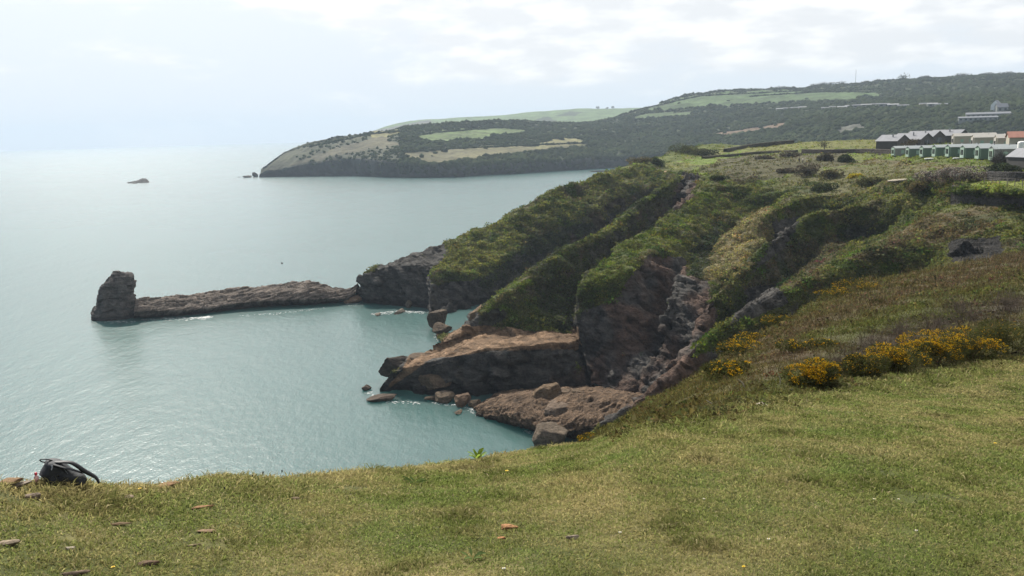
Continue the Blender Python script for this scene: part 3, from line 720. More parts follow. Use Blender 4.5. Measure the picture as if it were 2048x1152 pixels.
# ------------------------------------------------------------------ rocks
def rock_lab(o, label, group=None): return tag(o, label, 'rock', group)
def ico(sub):
    bm = bmesh.new(); bmesh.ops.create_icosphere(bm, subdivisions=sub, radius=1.0)
    V = np.array([v.co[:] for v in bm.verts]); F_ = np.array([[v.index for v in f.verts] for f in bm.faces]); bm.free(); return V, F_
ICO5, ICO4, ICO3 = ico(6), ico(5), ico(4)
def rock(name, base, dims, seed, col, sub=ICO4, rz=0.0, tilt=(0, 0), planes=13, rough=0.06, mat=None, sink=0.25, top=None):
    g = np.random.default_rng(seed); D, F_ = sub
    n = g.normal(size=(planes, 3)); n /= np.linalg.norm(n, axis=1, keepdims=True); n[0] = (0, 0, 1)
    d = g.uniform(0.55, 0.95, planes)
    dots = np.maximum(D @ n.T, 1e-3); rad = np.minimum((d / dots).min(1), 1.15)
    V = D * rad[:, None]
    V = V + D * (rough * fbm(V * 3.0 + seed, 5, seed, 0.6))[:, None] * 2
    V = V * np.array(dims) / 2
    rot = np.array(Matrix.Rotation(rz, 3, 'Z') @ Matrix.Rotation(tilt[0], 3, 'X') @ Matrix.Rotation(tilt[1], 3, 'Y'))
    V = V @ rot.T; zmin = V[:, 2].min(); V[:, 2] -= zmin + sink * dims[2]
    cc = np.array(col) * (1 + 0.5 * fbm(V / max(dims) * 6, 4, seed + 3)[:, None])
    o = make_mesh(name, V, F_, mat or M_rock, cc); o.location = Vector([float(q) for q in base]); return o
def rockface(name, lines, nu, nv, col, label, amp=0.6, fac=0.75, scale=2.0, tv=0.15, wet=1.0, cat='rock', colfun=None, strata=(4, 4, 0.8), rot=(28, -24, 35)):
    G = loft(lines, nu, nv, 0.5, tv); n = upfix(gnormals(G), G)
    T = np.array(Matrix.Rotation(R(rot[0]), 3, 'X') @ Matrix.Rotation(R(rot[1]), 3, 'Y') @ Matrix.Rotation(R(rot[2]), 3, 'Z'))
    q = G @ T.T
    a = fbm(q / (np.array(strata) * scale), 5, 500, 0.6, ridge=True) - 0.5; b = fbm(G / (scale * 1.6), 4, 510)
    fa, fe = facets(q / (np.array(strata) * scale * 0.55) + 0.3 * b[..., None], 12)
    G = G + n * (amp * (a * 0.9 + fac * fa + 0.8 * b))[..., None]
    c = np.array(col) * (1 + 0.5 * b[..., None] + 0.35 * a[..., None] + 0.4 * fa[..., None]) * (0.55 + 0.45 * sstep(fe, 0, 0.12))[..., None]
    if colfun: c = colfun(G, c, a, b)
    w = sstep(-G[..., 2], -1.2 * wet, -0.3 * wet)[..., None]; c = c * (1 - 0.62 * w)
    f = gridfaces(*G.shape[:2]); f = f if gnormals(G)[..., 2].mean() > 0 else f[:, ::-1]
    o = make_mesh(name, G.reshape(-1, 3), f, M_rock, np.clip(c, 0.01, 1).reshape(-1, 3))
    return tag(o, label, cat)
# the long reef; lines: back in the water, back top, crest, slab lip, undercut, front in the water
reef = rockface('rock_reef', [
 [('w',262,252.0,-1.5),('w',330,253.0,-1.5),('w',400,255.0,-1.5),('w',480,257.0,-1.5),('w',560,258.0,-1.5),('w',640,257.0,-1.5),('w',700,254.0,-1.5),('w',724,251.0,-1.5)],
 [(268,606,246.0),(330,598,247.0),(400,592,249.0),(480,583,251.0),(560,574,248.9),(640,577,244.7),(692,583,240.7),(719,572,237.6)],
 [(270,602,241.0),(335,593,243.0),(400,588,244.0),(480,577,245.0),(560,571,243.9),(612,563,241.8),(690,578,237.8),(715,567,235.8)],
 [(270,612,238.0),(335,606,237.0),(400,600,238.0),(480,592,239.0),(560,586,236.9),(628,582,235.2),(690,592,233.8),(712,584,233.9)],
 [(268,622,235.0),(335,621,234.0),(400,619,234.0),(480,606,235.0),(560,601,233.9),(640,598,232.7),(690,597,232.8),(707,590,234.1)],
 [(268,630,236.0),(335,630,235.5),(400,627,235.5),(480,615,238.0),(560,613,237.9),(640,610,236.7),(688,602,235.9),(704,596,236.2)],
 [('z',266,641,-1.5),('z',335,641,-1.5),('z',400,641,-1.5),('z',480,632,-1.5),('z',560,625,-1.5),('z',640,618,-1.5),('z',690,610,-1.5),('z',705,606,-1.5)],
], 420, 150, (0.125, 0.102, 0.084), 'long low brown rock reef between the tall sea stack and the cliff nose', amp=0.75, scale=1.5, strata=(5, 5, 0.55), rot=(20, 30, 10))
# sea stack: rings of measured width
def sea_stack():
    rows = [(648,186,279),(640,187,276),(630,186,274),(615,189,273),(600,195,271),(588,197,270),(576,199,268),(566,204,268),(559,210,267),(553,218,266),(549,225,258),(546,229,246)]
    c0 = atz(231, 640, 0); rb = math.hypot(c0[0], c0[1]) + 4.0
    z = []; cx = []; hw = []
    for py, x0, x1 in rows:
        p0, p1 = at(x0, py, rb), at(x1, py, rb); z.append((p0[2] + p1[2]) / 2); cx.append((p0 + p1) / 2); hw.append(np.linalg.norm(p1 - p0) / 2)
    z, cx, hw = np.array(z), np.array(cx), np.array(hw); z[0] = -1.5
    t = np.linspace(0, len(rows) - 1, 150); zz = cr(z[:, None], t, 0.5)[:, 0]; cc = cr(cx, t, 0.5); hh = np.interp(t, np.arange(len(rows)), hw)
    th = np.linspace(0, 2 * math.pi, 241)
    u = np.array([math.cos(R(25)), math.sin(R(25))]); w = np.array([-u[1], u[0]])
    se = lambda a: np.sign(a) * np.abs(a) ** 0.72
    G = np.zeros((150, 241, 3))
    G[..., 0] = cc[:, None, 0] + hh[:, None] * (se(np.cos(th)) * u[0] + 0.78 * se(np.sin(th)) * w[0])
    G[..., 1] = cc[:, None, 1] + hh[:, None] * (se(np.cos(th)) * u[1] + 0.78 * se(np.sin(th)) * w[1])
    G[..., 2] = zz[:, None]
    n = gnormals(G); m = (G - G.mean((0, 1))); n = np.where(((n * m).sum(-1).mean() > 0), n, -n)
    a = fbm(G / np.array([2.2, 2.2, 1.7]), 5, 610, 0.6, ridge=True) - 0.5; b = fbm(G / 2.6, 4, 620)
    G = G + n * (0.5 * (np.floor(a * 4) / 4 * 0.4 + a * 0.6) + 1.1 * b + 0.8 * facets(G / np.array([2.4, 2.4, 1.5]), 9)[0] * sstep(zz, 12.0, 9.5)[:, None])[..., None]
    cap = np.repeat(G[-1:].mean(1, keepdims=True), 241, 1) + np.array([0, 0, 0.3]); G = np.concatenate([G, G[-1:] * 0.5 + cap * 0.5 , cap], 0)
    G[:, -1] = G[:, 0]
    a = np.concatenate([a, a[-1:], a[-1:]]); c = np.array((0.085, 0.077, 0.070)) * (1 + 0.5 * a[..., None]) * np.where(G[..., 2:] < 0.9, 0.45, 1)
    o = make_mesh('sea_stack', G.reshape(-1, 3), gridfaces(*G.shape[:2]), M_rock, c.reshape(-1, 3))
    tag(o, 'tall dark block-shaped sea stack at the seaward end of the long reef', 'rock')
    return rb
rb = sea_stack()
kp = at(233, 548, rb)
rock_lab(rock('cap_rock', kp, (2.0, 1.6, 1.5), 5, (0.11, 0.10, 0.088), sink=0.3), 'small pale knob of rock perched on the flat top of the sea stack')
rock_lab(rock('boulder', atz(706, 604), (4.8, 4.0, 2.9), 9, (0.26, 0.17, 0.11), sink=0.2), 'orange brown boulder wedged in the gap between the reef and the cliff nose')
rock_lab(rock('boulder', atz(696, 606), (2.6, 2.2, 1.3), 12, (0.24, 0.16, 0.105), sink=0.2), 'small orange brown rock at the foot of the wedged boulder beside the reef end')
# rock shelf in the cove
shelf = rockface('rock_shelf', [
 [('z',940,822,-1.2),('w',1000,152,-1.5),('w',1075,152,-1.5),('w',1140,150,-1),('w',1210,146,0),('w',1300,140,0)],
 [('z',948,818,0.4),('z',1000,800,2.6),('z',1075,790,4.0),('z',1140,786,4.6),('z',1215,790,5.0),('z',1300,790,6.0)],
 [('z',951,821,0.5),('z',1012,816,2.6),('z',1082,812,3.6),('z',1150,812,4.2),('z',1222,812,4.6),('z',1305,808,5.6)],
 [('z',953,825,0.4),('z',1022,832,2.0),('z',1094,840,2.8),('z',1150,840,3.4),('z',1222,830,4.0),('z',1305,824,5.0)],
 [('z',954,829,0.2),('z',1030,846,1.2),('z',1102,861,1.7),('z',1150,862,2.2),('z',1216,850,3.0),('z',1300,846,4.0)],
 [('z',953,834,-1.5),('z',1034,856,-1.5),('z',1104,874,-1.5),('z',1160,888,-1.5),('z',1215,894,-1.5),('z',1300,890,-1.0)],
], 320, 170, (0.115, 0.076, 0.048), 'sloping brown rock shelf with ribbed strata at the water in the cove', amp=0.75, fac=0.2, scale=1.0, strata=(9, 1.3, 1.0), rot=(0, 0, -40))
BL = [  # px, py(base), z, dims, colour, label
 (1100,893,0,(6.6,5.6,5.4),(0.15,0.125,0.10),'big angular grey boulder in the water just behind the grass edge'),
 (888,803,0,(3.6,3.2,3.0),(0.13,0.105,0.08),'rounded boulder touching the foot of the dark overhang, left of the pale topped one'),
 (926,810,0,(3.6,3.2,2.6),(0.16,0.115,0.085),'pale topped boulder in the water between the overhang foot and the ribbed shelf'),
 (1092,812,2.2,(5.2,4.4,4.4),(0.19,0.14,0.095),'smooth rounded tan boulder on the upper edge of the ribbed shelf'),
 (1119,832,2.2,(6.2,5.0,3.6),(0.165,0.13,0.105),'largest boulder lying on the middle of the ribbed shelf'),
 (1153,802,3.0,(3.4,3.0,2.8),(0.17,0.13,0.095),'pale edged upright boulder at the back right of the shelf against the dark cliff'),
 (1128,798,3.0,(2.8,2.6,1.9),(0.15,0.115,0.085),'small boulder behind the smooth tan one on the shelf'),
 (735,780,0,(1.9,1.6,1.1),(0.09,0.075,0.062),'small dark rock alone in the water off the tip of the platform'),
 (768,800,0,(5.6,3.2,1.3),(0.105,0.085,0.07),'low flat dark rock awash below the tip of the platform'),
 (875,655,0,(5.2,4.6,5.6),(0.10,0.082,0.064),'dark jagged rock block at the water under the green topped cliff'),
 (886,668,0,(4.4,4.0,3.6),(0.12,0.095,0.072),'lower ribbed rock beside the dark jagged block at the inlet'),
 (800,625,0,(6.0,2.2,1.1),(0.15,0.135,0.115),'pale washed ledge at the waterline under the cliff nose'),
 (756,630,0,(3.2,1.6,0.7),(0.14,0.125,0.11),'small pale ledge awash left of the longer washed ledge'),
 (818,615,0,(2.0,1.8,2.4),(0.13,0.115,0.095),'small upright rock on the washed ledge under the cliff nose'),
 (868,772,1.0,(6.5,5.0,5.0),(0.15,0.115,0.085),'leaning pale slab at the foot of the platform, nearest the rounded boulder'),
 (836,740,2.0,(7.0,4.0,4.5),(0.13,0.10,0.075),'big tilted slab on the seaward end of the platform face'),
 (800,752,1.0,(7.5,4.0,5.0),(0.075,0.065,0.056),'dark rounded rock mass at the platform tip'),
 (862,800,0,(2.2,1.6,1.0),(0.11,0.09,0.07),'low wet rock between the leaning slab and the rounded boulder'),
 (950,812,0,(2.4,1.8,1.2),(0.12,0.095,0.07),'small rock off the left tip of the ribbed shelf'),
 (918,826,0,(2.6,1.4,0.5),(0.10,0.08,0.06),'flat rock awash below the pale topped boulder'),
 (1180,806,3.2,(3.2,2.6,1.8),(0.12,0.09,0.07),'brown block at the back of the shelf under the fin of red rock'),
 (1058,806,2.4,(2.4,2.0,1.2),(0.16,0.12,0.085),'small tan block left of the smooth tan boulder'),
 (962,640,8,(6.5,4.5,5.0),(0.20,0.145,0.095),'orange brown knob of rock at the back left of the platform'),
 (1005,668,7,(4.5,3.4,2.6),(0.20,0.14,0.095),'smaller orange brown block right of the knob on the platform'),
 (1205,343,0,(30,12,1.6),(0.10,0.09,0.08),'thin dark skerry off the far beach behind the cliff shoulder'),
 (496,355,0,(13,10,3.6),(0.10,0.09,0.08),'dark low rock off the tip of the far headland'),
 (511,354,0,(7,6,7.5),(0.10,0.09,0.08),'pointed dark rock touching the tip of the far headland'),
 (478,354.5,0,(5,3,1.0),(0.10,0.09,0.08),'smallest rock barely awash farthest out from the headland'),
]
for k, (px, py, z, dm, c, lb) in enumerate(BL):
    rock_lab(rock('boulder' if px < 1200 and px > 700 else 'skerry', atz(px, py, z), dm, 40 + k * 3, np.array(c) * (0.80, 0.74, 0.66), rz=0.4 * k, sink=0.18), lb)
q = atz(287, 366)
rockface('islet', [
 [('w',262,1090,-1),('w',272,1090,-1),('w',284,1090,-1),('w',295,1090,-1),('w',303,1090,-1),('w',308,1090,-1)],
 [('w',264,1070,0.2),('w',272,1070,1.0),('w',284,1070,2.0),('w',294,1070,4.2),('w',302,1070,3.6),('w',306,1070,0.6)],
 [('w',265,1062,0.0),('w',272,1062,0.8),('w',284,1062,1.6),('w',294,1062,3.4),('w',302,1062,3.0),('w',306,1062,0.3)],
 [('w',263,1052,-1),('w',272,1052,-1),('w',284,1052,-1),('w',295,1052,-1),('w',303,1052,-1),('w',308,1052,-1)],
], 90, 40, (0.11, 0.10, 0.09), 'lone low rocky islet far out on the open sea beyond the stack', amp=0.9, scale=1.4)
rock_lab(rock('skerry', atz(270, 367), (7, 4, 1.4), 92, (0.12, 0.105, 0.09), sink=0.2), 'low trailing rock at the left end of the lone islet')

def foam():
    g = np.random.default_rng(5); P = []
    for pts, n, wd in [([(330,637),(400,636),(420,633)],150,1.0), ([(280,640),(330,638)],40,0.7), ([(190,642),(270,644)],50,0.8), ([(745,628),(800,622),(850,624)],130,1.0), ([(480,632),(560,626),(650,616)],60,0.7),
                       ([(735,782),(770,802),(840,806)],60,0.8), ([(860,806),(930,812),(960,832)],50,0.7), ([(1050,862),(1100,876)],40,0.6), ([(695,608),(722,608)],30,0.7), ([(870,668),(880,682)],30,0.7)]:
        for _ in range(int(n * 2.2)):
            k = g.integers(0, len(pts) - 1); t = g.random(); x = pts[k][0] + (pts[k+1][0] - pts[k][0]) * t; y = pts[k][1] + (pts[k+1][1] - pts[k][1]) * t
            P.append((atz(x + g.normal() * 3, y + abs(g.normal()) * 2.2 - 1.5, 0.012), wd))
    V, F_ = [], []
    for q, wd in P:
        r_ = g.uniform(0.04, 0.22) * wd; a = np.arange(7) / 7 * 6.283; rr_ = r_ * g.uniform(0.5, 1.2, 7); i = len(V)
        V += [(q[0] + math.cos(t) * w * 1.8, q[1] + math.sin(t) * w * 0.7, q[2] + g.uniform(0, 0.01)) for t, w in zip(a, rr_)]; F_.append(tuple(range(i, i + 7)))
    m = plain_mat('foam_white', (0.42, 0.44, 0.43), 0.7); o = make_mesh('foam', np.array(V), np.array(F_), m, smooth=False); stuff(o)
foam()
# ------------------------------------------------------------------ plants: leafy bushes, gorse, bare bushes, trees
def tube(path, rad, sides=5):
    path = np.asarray(path, float); n = len(path); rad = np.broadcast_to(np.asarray(rad, float), (n,))
    t = np.gradient(path, axis=0); t /= np.linalg.norm(t, axis=1, keepdims=True) + 1e-9
    up = np.where(np.abs(t[:, 2:3]) > 0.9, np.array([[1.0, 0, 0]]), np.array([[0, 0, 1.0]]))
    a = np.cross(t, up); a /= np.linalg.norm(a, axis=1, keepdims=True) + 1e-9; b = np.cross(t, a)
    th = np.arange(sides) * 2 * math.pi / sides
    V = path[:, None] + rad[:, None, None] * (a[:, None] * np.cos(th)[None, :, None] + b[:, None] * np.sin(th)[None, :, None])
    i = np.arange(n * sides).reshape(n, sides)
    F_ = np.stack([i[:-1], np.roll(i[:-1], -1, 1), np.roll(i[1:], -1, 1), i[1:]], -1).reshape(-1, 4)
    return V.reshape(-1, 3), F_
def tubes(lst, col):
    V, F_, o = [], [], 0
    for p, r, s in lst:
        v, f = tube(p, r, s); V.append(v); F_.append(f + o); o += len(v)
    V = np.concatenate(V); return V, np.concatenate(F_), np.tile(np.array(col), (len(V), 1))
def branches(seed, h, levels=3, spread_=0.6, n0=4, thick=0.03, kids=3):
    g = np.random.default_rng(seed); out = []
    def grow(p, d, L, r, lv):
        pts = [p]
        for _ in range(4):
            d = d + g.normal(size=3) * 0.22 + np.array([0, 0, 0.05]); d = d / np.linalg.norm(d); pts.append(pts[-1] + d * L / 4)
        out.append((np.array(pts), np.linspace(r, r * 0.55, 5), 4 if r > 0.004 else 3))
        if lv > 0:
            for _ in range(kids):
                dd = d + g.normal(size=3) * spread_; dd /= np.linalg.norm(dd)
                grow(pts[g.integers(2, 5)], dd, L * g.uniform(0.55, 0.8), r * 0.6, lv - 1)
    for _ in range(n0):
        d = np.array([g.normal() * spread_, g.normal() * spread_, 1.0]); grow(np.array([g.normal() * 0.05 * h, g.normal() * 0.05 * h, -0.05 * h]), d / np.linalg.norm(d), h * 0.45, thick, levels)
    return out
def lumpy(seed, dims, n, lumps=9):
    """points on and inside a heap of lumps; unit dims (w, d, h), base at z 0"""
    g = np.random.default_rng(seed)
    c = np.stack([g.uniform(-0.36, 0.36, lumps), g.uniform(-0.36, 0.36, lumps), g.uniform(0.15, 0.62, lumps)], 1)
    c[:, 2] *= 1 - 1.2 * (c[:, 0] ** 2 + c[:, 1] ** 2); s = g.uniform(0.16, 0.34, lumps)
    k = g.integers(0, lumps, n); d = g.normal(size=(n, 3)); d /= np.linalg.norm(d, axis=1, keepdims=True)
    p = c[k] + d * (s[k] * g.uniform(0.5, 1.0, n) ** 0.4)[:, None]; p[:, 2] = np.abs(p[:, 2])
    return p * np.array(dims), d, g
def spikes(p, d, g, length, width, col, jit=0.25):
    n = len(p); dd = d + g.normal(size=(n, 3)) * 0.7; dd /= np.linalg.norm(dd, axis=1, keepdims=True)
    s = np.cross(dd, g.normal(size=(n, 3))); s /= np.linalg.norm(s, axis=1, keepdims=True) + 1e-9
    L = length * g.uniform(0.6, 1.4, (n, 1)); w = width * g.uniform(0.6, 1.3, (n, 1))
    V = np.stack([p - s * w, p + s * w, p + dd * L], 1).reshape(-1, 3)
    c = np.repeat(np.clip(np.array(col) * (1 + jit * g.normal(size=(n, 1))) * (1 + 0.08 * g.normal(size=(n, 3))), 0.005, 0.9), 3, 0)
    return V, np.arange(n * 3).reshape(-1, 3), c
def bush(name, base, dims, seed, col, label, n=2600, leaf=0.09, group=None, cat='bush', stems=True, wid=0.5):
    e = empty(name, base, label, cat, group)
    p, d, g = lumpy(seed, dims, n)
    V, F_, c = spikes(p, d, g, leaf, leaf * wid, col, 0.3)
    make_mesh('foliage', V, F_, M_leaf, c, False, e)
    if stems:
        V, F_, c = tubes(branches(seed, dims[2] * 0.9, 2, 0.5, 3, 0.02 * dims[2]), (0.07, 0.055, 0.04)); make_mesh('stem', V, F_, M_twig, c, True, e)
    return e
def gorse(base, dims, seed, label, flowers=1.0, n=5200, leaf=0.06, col=(0.060, 0.062, 0.022), group='gorse bushes on the slope'):
    e = bush('gorse_bush', base, dims, seed, col, label, n, leaf, group, 'gorse bush', True, 0.16)
    if flowers > 0:
        m = int(n * 0.26 * flowers); p, d, g = lumpy(seed, dims, m * 3)
        sel = (d[:, 2] > 0.0) & (p[:, 2] > 0.25 * dims[2]) & (fbm(p / (0.22 * max(dims)), 3, seed) > -0.02); p, d = p[sel][:m], d[sel][:m]; p = p + d * leaf * 0.4
        V, F_, c = tri_cloud(p, np.tile(np.array((0.44, 0.26, 0.014)), (len(p), 1)), np.full(len(p), leaf * 0.55), 3, 0.8, 0.9, seed, 0.22)
        make_mesh('flowers', V, F_, M_leaf, c, False, e)
    return e
def bare_bush(base, h, seed, label, col=(0.085, 0.066, 0.052), n0=9, thick=0.012, group=None):
    e = empty('bare_bush', base, label, 'bush', group)
    br = branches(seed, h, 4, 0.75, n0, thick, 3)
    thick_ = [b for b in br if b[1][0] > thick * 0.5]; thin = [b for b in br if b[1][0] <= thick * 0.5]
    for nm, lst, cc in (('stem', thick_, col), ('twigs', thin, tuple(np.array(col) * 1.15))):
        V, F_, c = tubes(lst, cc); make_mesh(nm, V, F_, M_twig, c, True, e)
    return e
def tree(base, h, w, seed, label, col=(0.05, 0.058, 0.03), n=700, leaf=0.5, group=None, bare=False):
    e = empty('tree', base, label, 'tree', group); g = np.random.default_rng(seed)
    tr = [(np.array([[0, 0, -0.3], [0.02 * h, 0, 0.2 * h], [0, 0.02 * h, 0.45 * h], [0.03 * h, 0, 0.7 * h]]), np.array([0.035, 0.028, 0.022, 0.008]) * h, 7)]
    for _ in range(7):
        z = g.uniform(0.25, 0.5) * h; a = g.uniform(0, 6.28); rr_ = w * g.uniform(0.25, 0.42)
        tr.append((np.array([[0, 0, z], [math.cos(a) * rr_ * 0.5, math.sin(a) * rr_ * 0.5, z + 0.14 * h], [math.cos(a) * rr_, math.sin(a) * rr_, z + 0.32 * h]]), np.array([0.014, 0.010, 0.004]) * h, 5))
    V, F_, c = tubes(tr, (0.055, 0.045, 0.035)); make_mesh('trunk', V, F_, M_twig, c, True, e)
    p, d, g = lumpy(seed, (w, w, h * 0.72), n, 11); p[:, 2] += h * 0.3
    V, F_, c = spikes(p, d, g, leaf, leaf * 0.5, col, 0.3); make_mesh('crown', V, F_, M_leaf, c, False, e)
    return e

# ------------------------------------------------------------------ scrub and grass on the near hill
def near_scrub(n, seed):
    g = np.random.default_rng(seed)
    a = g.uniform(R(4.5), R(58), n * 2); rm = np.interp(a, E_az, E_m); re = np.interp(a, E_az, E_r)
    r = np.exp(g.uniform(np.log(9), np.log(112), n * 2))
    ok = (r > rm - 0.6 * g.random(n * 2)) & (r < re + 2.5); a, r = a[ok][:n], r[ok][:n]
    x, y = np.sin(a) * r, np.cos(a) * r; return np.stack([x, y, hill_z(x, y)], -1), r, g
P, r, g = near_scrub(52000, 51)
cl = fbm(P * np.array([1, 1, 0]) / 2.2, 4, 61); c = scrub_color(P) * (1.15 + 0.9 * cl[:, None])
S = np.clip(0.10 + 0.45 * (cl + 0.12), 0.07, 0.5) * g.uniform(0.6, 1.3, len(P)) * np.clip(r / 45, 0.55, 1.5)
parts = [tri_cloud(P - [0, 0, 0.03], c, S, 7, 0.5, 0.9, 62, 0.3)]
P, r, g = near_scrub(1500, 66); c = scrub_color(P) * g.uniform(0.6, 1.3, (len(P), 1)) * (1 + 0.1 * g.normal(size=(len(P), 3))); S = g.uniform(0.22, 0.55, len(P)) * np.clip(r / 45, 0.6, 1.4)
parts.append(tri_cloud(P - [0, 0, 0.12], c, S, 60, 0.24, 0.8, 67, 0.35))
P, r, g = near_scrub(60000, 71)                       # upright dry stems and twigs
c = scrub_color(P) * g.choice([0.7, 1.0, 1.5, 2.2], len(P), p=[0.35, 0.35, 0.2, 0.1])[:, None]
d = np.tile([0.0, 0.0, 1.0], (len(P), 1)); L = np.clip(r / 40, 0.5, 2.2)
V, F_, cc = spikes(P, d * 1.4, g, 0.32, 0.012, c, 0.2); V = V.reshape(-1, 3, 3)
V[:, 2] = P + (V[:, 2] - P) * L[:, None]; w = (V[:, 1] - V[:, 0]) * L[:, None] * 0.5; V[:, 0] = P - w; V[:, 1] = P + w
parts.append((V.reshape(-1, 3), F_, cc))
V, F_, c = join(parts); stuff(make_mesh('scrub', V, F_, M_leaf, c, False))

OR = (0.42, 0.22, 0.10)
ST = [
 (1016, 1060, 0.155, 0.085, 0.035, OR, 'long orange stone slab bedded in the turf, centre of the foreground'), (1003, 1079, 0.055, 0.04, 0.02, (0.42, 0.20, 0.09), 'small orange stone just below the long orange slab'),
 (1145, 1078, 0.085, 0.05, 0.025, (0.30, 0.24, 0.18), 'small grey brown stone right of the orange slab'), (20, 1090, 0.16, 0.07, 0.035, (0.34, 0.27, 0.19), 'pale flat stone at the left edge of the grass'),
 (412, 1016, 0.22, 0.07, 0.028, (0.30, 0.17, 0.08), 'narrow orange stone ledge showing through the turf below the seed heads'), (300, 1130, 0.15, 0.08, 0.03, (0.14, 0.09, 0.055), 'dark brown earthy stone near the bottom edge'),
 (252, 1000, 0.16, 0.09, 0.03, (0.33, 0.25, 0.17), 'pale stone in the turf right of the backpack'), (65, 998, 0.12, 0.07, 0.04, (0.26, 0.20, 0.15), 'grey stone in the turf below the backpack'),
 (240, 1050, 0.20, 0.05, 0.02, (0.24, 0.16, 0.09), 'thin brown edge of stone in the turf, halfway to the bottom'), (415, 1064, 0.15, 0.07, 0.015, (0.30, 0.20, 0.12), 'flat worn brownish stone flush with the turf'),
 (330, 974, 0.26, 0.10, 0.035, (0.34, 0.21, 0.11), 'orange stone ledge on the rim above the water'), (140, 1100, 0.07, 0.04, 0.02, (0.42, 0.36, 0.27), 'small whitish stone at the lower left'),
 (150, 1150, 0.16, 0.06, 0.03, (0.22, 0.16, 0.11), 'brown stone at the bottom edge of the picture'), (1522, 816, 0.36, 0.22, 0.10, (0.50, 0.43, 0.33), 'pale flat stone at the end of the bare soil by the gorse'),
 (585, 1000, 0.12, 0.06, 0.02, (0.26, 0.19, 0.12), 'dull brown stone below the seed heads'), (390, 1092, 0.12, 0.02, 0.012, (0.36, 0.27, 0.17), 'thin sliver of tan stone in the lower turf'),
]
SL = [(20, 962, 0.24, 0.16, 0.045, (0.24, 0.15, 0.08), 'orange slab at the bottom of the stone pile on the rim'), (52, 958, 0.26, 0.18, 0.045, (0.28, 0.19, 0.12), 'brown slab in the middle of the stone pile on the rim'),
      (36, 968, 0.22, 0.14, 0.04, (0.27, 0.22, 0.17), 'grey slab at the front of the stone pile on the rim'), (62, 950, 0.17, 0.14, 0.06, (0.13, 0.095, 0.075), 'dark stone on top of the stone pile next to the backpack'),
      (-8, 955, 0.22, 0.16, 0.05, (0.20, 0.13, 0.075), 'orange brown slab at the left edge in the stone pile')]
STONES = [(q[0], q[1], t[2]) for t in ST for q in [ghit(t[0], t[1])]] + [(q[0], q[1], t[2]) for t in SL for q in [ghit(t[0], t[1] + 8)]]
def turf(n, seed):
    g = np.random.default_rng(seed)
    a = g.uniform(R(-48), R(52), n * 2); re = np.interp(a, E_az, E_r); rm = np.interp(a, E_az, E_m)
    lo, hi = 1.9, 27.0; k = 0.85                       # density falls with range as the blades grow
    u = g.random(n * 2); r = (lo ** k + u * (hi ** k - lo ** k)) ** (1 / k)
    px_, py_ = np.sin(a) * r, np.cos(a) * r; bare = np.zeros(n * 2, bool)
    for sx, sy, sw in STONES: bare |= ((px_ - sx) / (sw * 0.50)) ** 2 + ((py_ - sy) / (sw * 0.42)) ** 2 < g.uniform(0.3, 1.0, n * 2)
    gap = fbm(np.stack([px_, py_, px_ * 0], -1) / 0.55, 3, 97) + 0.5 * fbm(np.stack([px_, py_, px_ * 0], -1) / 2.5, 2, 98); bare |= g.random(n * 2) < 0.85 * sstep(gap, 0.24, 0.42)
    ok = ~bare & (r < re + 0.35) & (r < rm + 1.5) & (r < 26); a, r, re, rm = a[ok][:n], r[ok][:n], re[ok][:n], rm[ok][:n]
    x, y = np.sin(a) * r, np.cos(a) * r; z = hill_z(x, y); m = len(r)
    P = np.stack([x, y, z], -1); Q = P * np.array([1, 1, 0])
    patch = fbm(Q / 1.5, 4, 3); fine = fbm(Q / 0.35, 3, 83); tuft = fbm(Q / 0.8, 3, 87)
    rim = sstep(re - r, 1.6, 0.0) * sstep(re, 20, 16)  # unmown along the cliff rim
    edge = sstep(r - rm, -2.0, 0.0) * sstep(re, 20, 26)
    L = (0.032 + 0.05 * np.clip(tuft, 0, 1) + 0.16 * np.clip(tuft - 0.2, 0, 0.4) + 0.05 * rim * g.random(m) + 0.10 * edge * g.random(m)) * g.uniform(0.5, 1.25, m) * np.clip(r / 6, 0.85, 1.5)
    W = 0.0022 * np.clip(r / 4, 0.8, 5.0) * g.uniform(0.7, 1.4, m)
    t = g.uniform(0, 2 * math.pi, m); lean = g.uniform(0.15, 1.15, m)
    dx, dy = np.cos(t) * np.sin(lean), np.sin(t) * np.sin(lean); dz = np.cos(lean)
    D = np.stack([dx, dy, dz], -1); s = np.stack([-np.sin(t), np.cos(t), np.zeros(m)], -1)
    tw = g.uniform(0, math.pi, m)[:, None]; s = s * np.cos(tw) + np.cross(D, s) * np.sin(tw)
    bend = np.stack([np.cos(t), np.sin(t), np.full(m, -0.9)], -1) * (L * g.uniform(0.1, 0.6, m))[:, None]
    b0, b1 = P - s * W[:, None], P + s * W[:, None]
    mid = P + D * (L * 0.6)[:, None]; tip = P + D * L[:, None] + bend
    V = np.stack([b0, b1, mid + s * (W * 0.75)[:, None], mid - s * (W * 0.75)[:, None], tip], 1).reshape(-1, 3)
    i = np.arange(m)[:, None] * 5
    F_ = np.concatenate([i + np.array([0, 1, 2]), i + np.array([0, 2, 3]), i + np.array([3, 2, 4])])
    dry = np.clip(0.34 + 0.35 * rim + 1.5 * patch + 0.8 * fine + 0.25 * g.normal(size=m), 0, 1)[:, None] * 0.95
    green = np.array((0.155, 0.185, 0.050)) * (1 + 0.35 * g.normal(size=(m, 1))) + np.array((0.01, 0.03, 0.01)) * sstep(-tuft, -0.1, 0.3)[:, None]
    straw = np.array((0.35, 0.295, 0.135)) * (1 + 0.28 * g.normal(size=(m, 1)))
    c = np.clip(green * (1 - dry) + straw * dry, 0.01, 0.7) * (1 - 0.30 * sstep(tuft, 0.12, 0.35))[:, None]
    c = np.where((g.random(m) < 0.05)[:, None], np.array((0.36, 0.31, 0.17)), c)
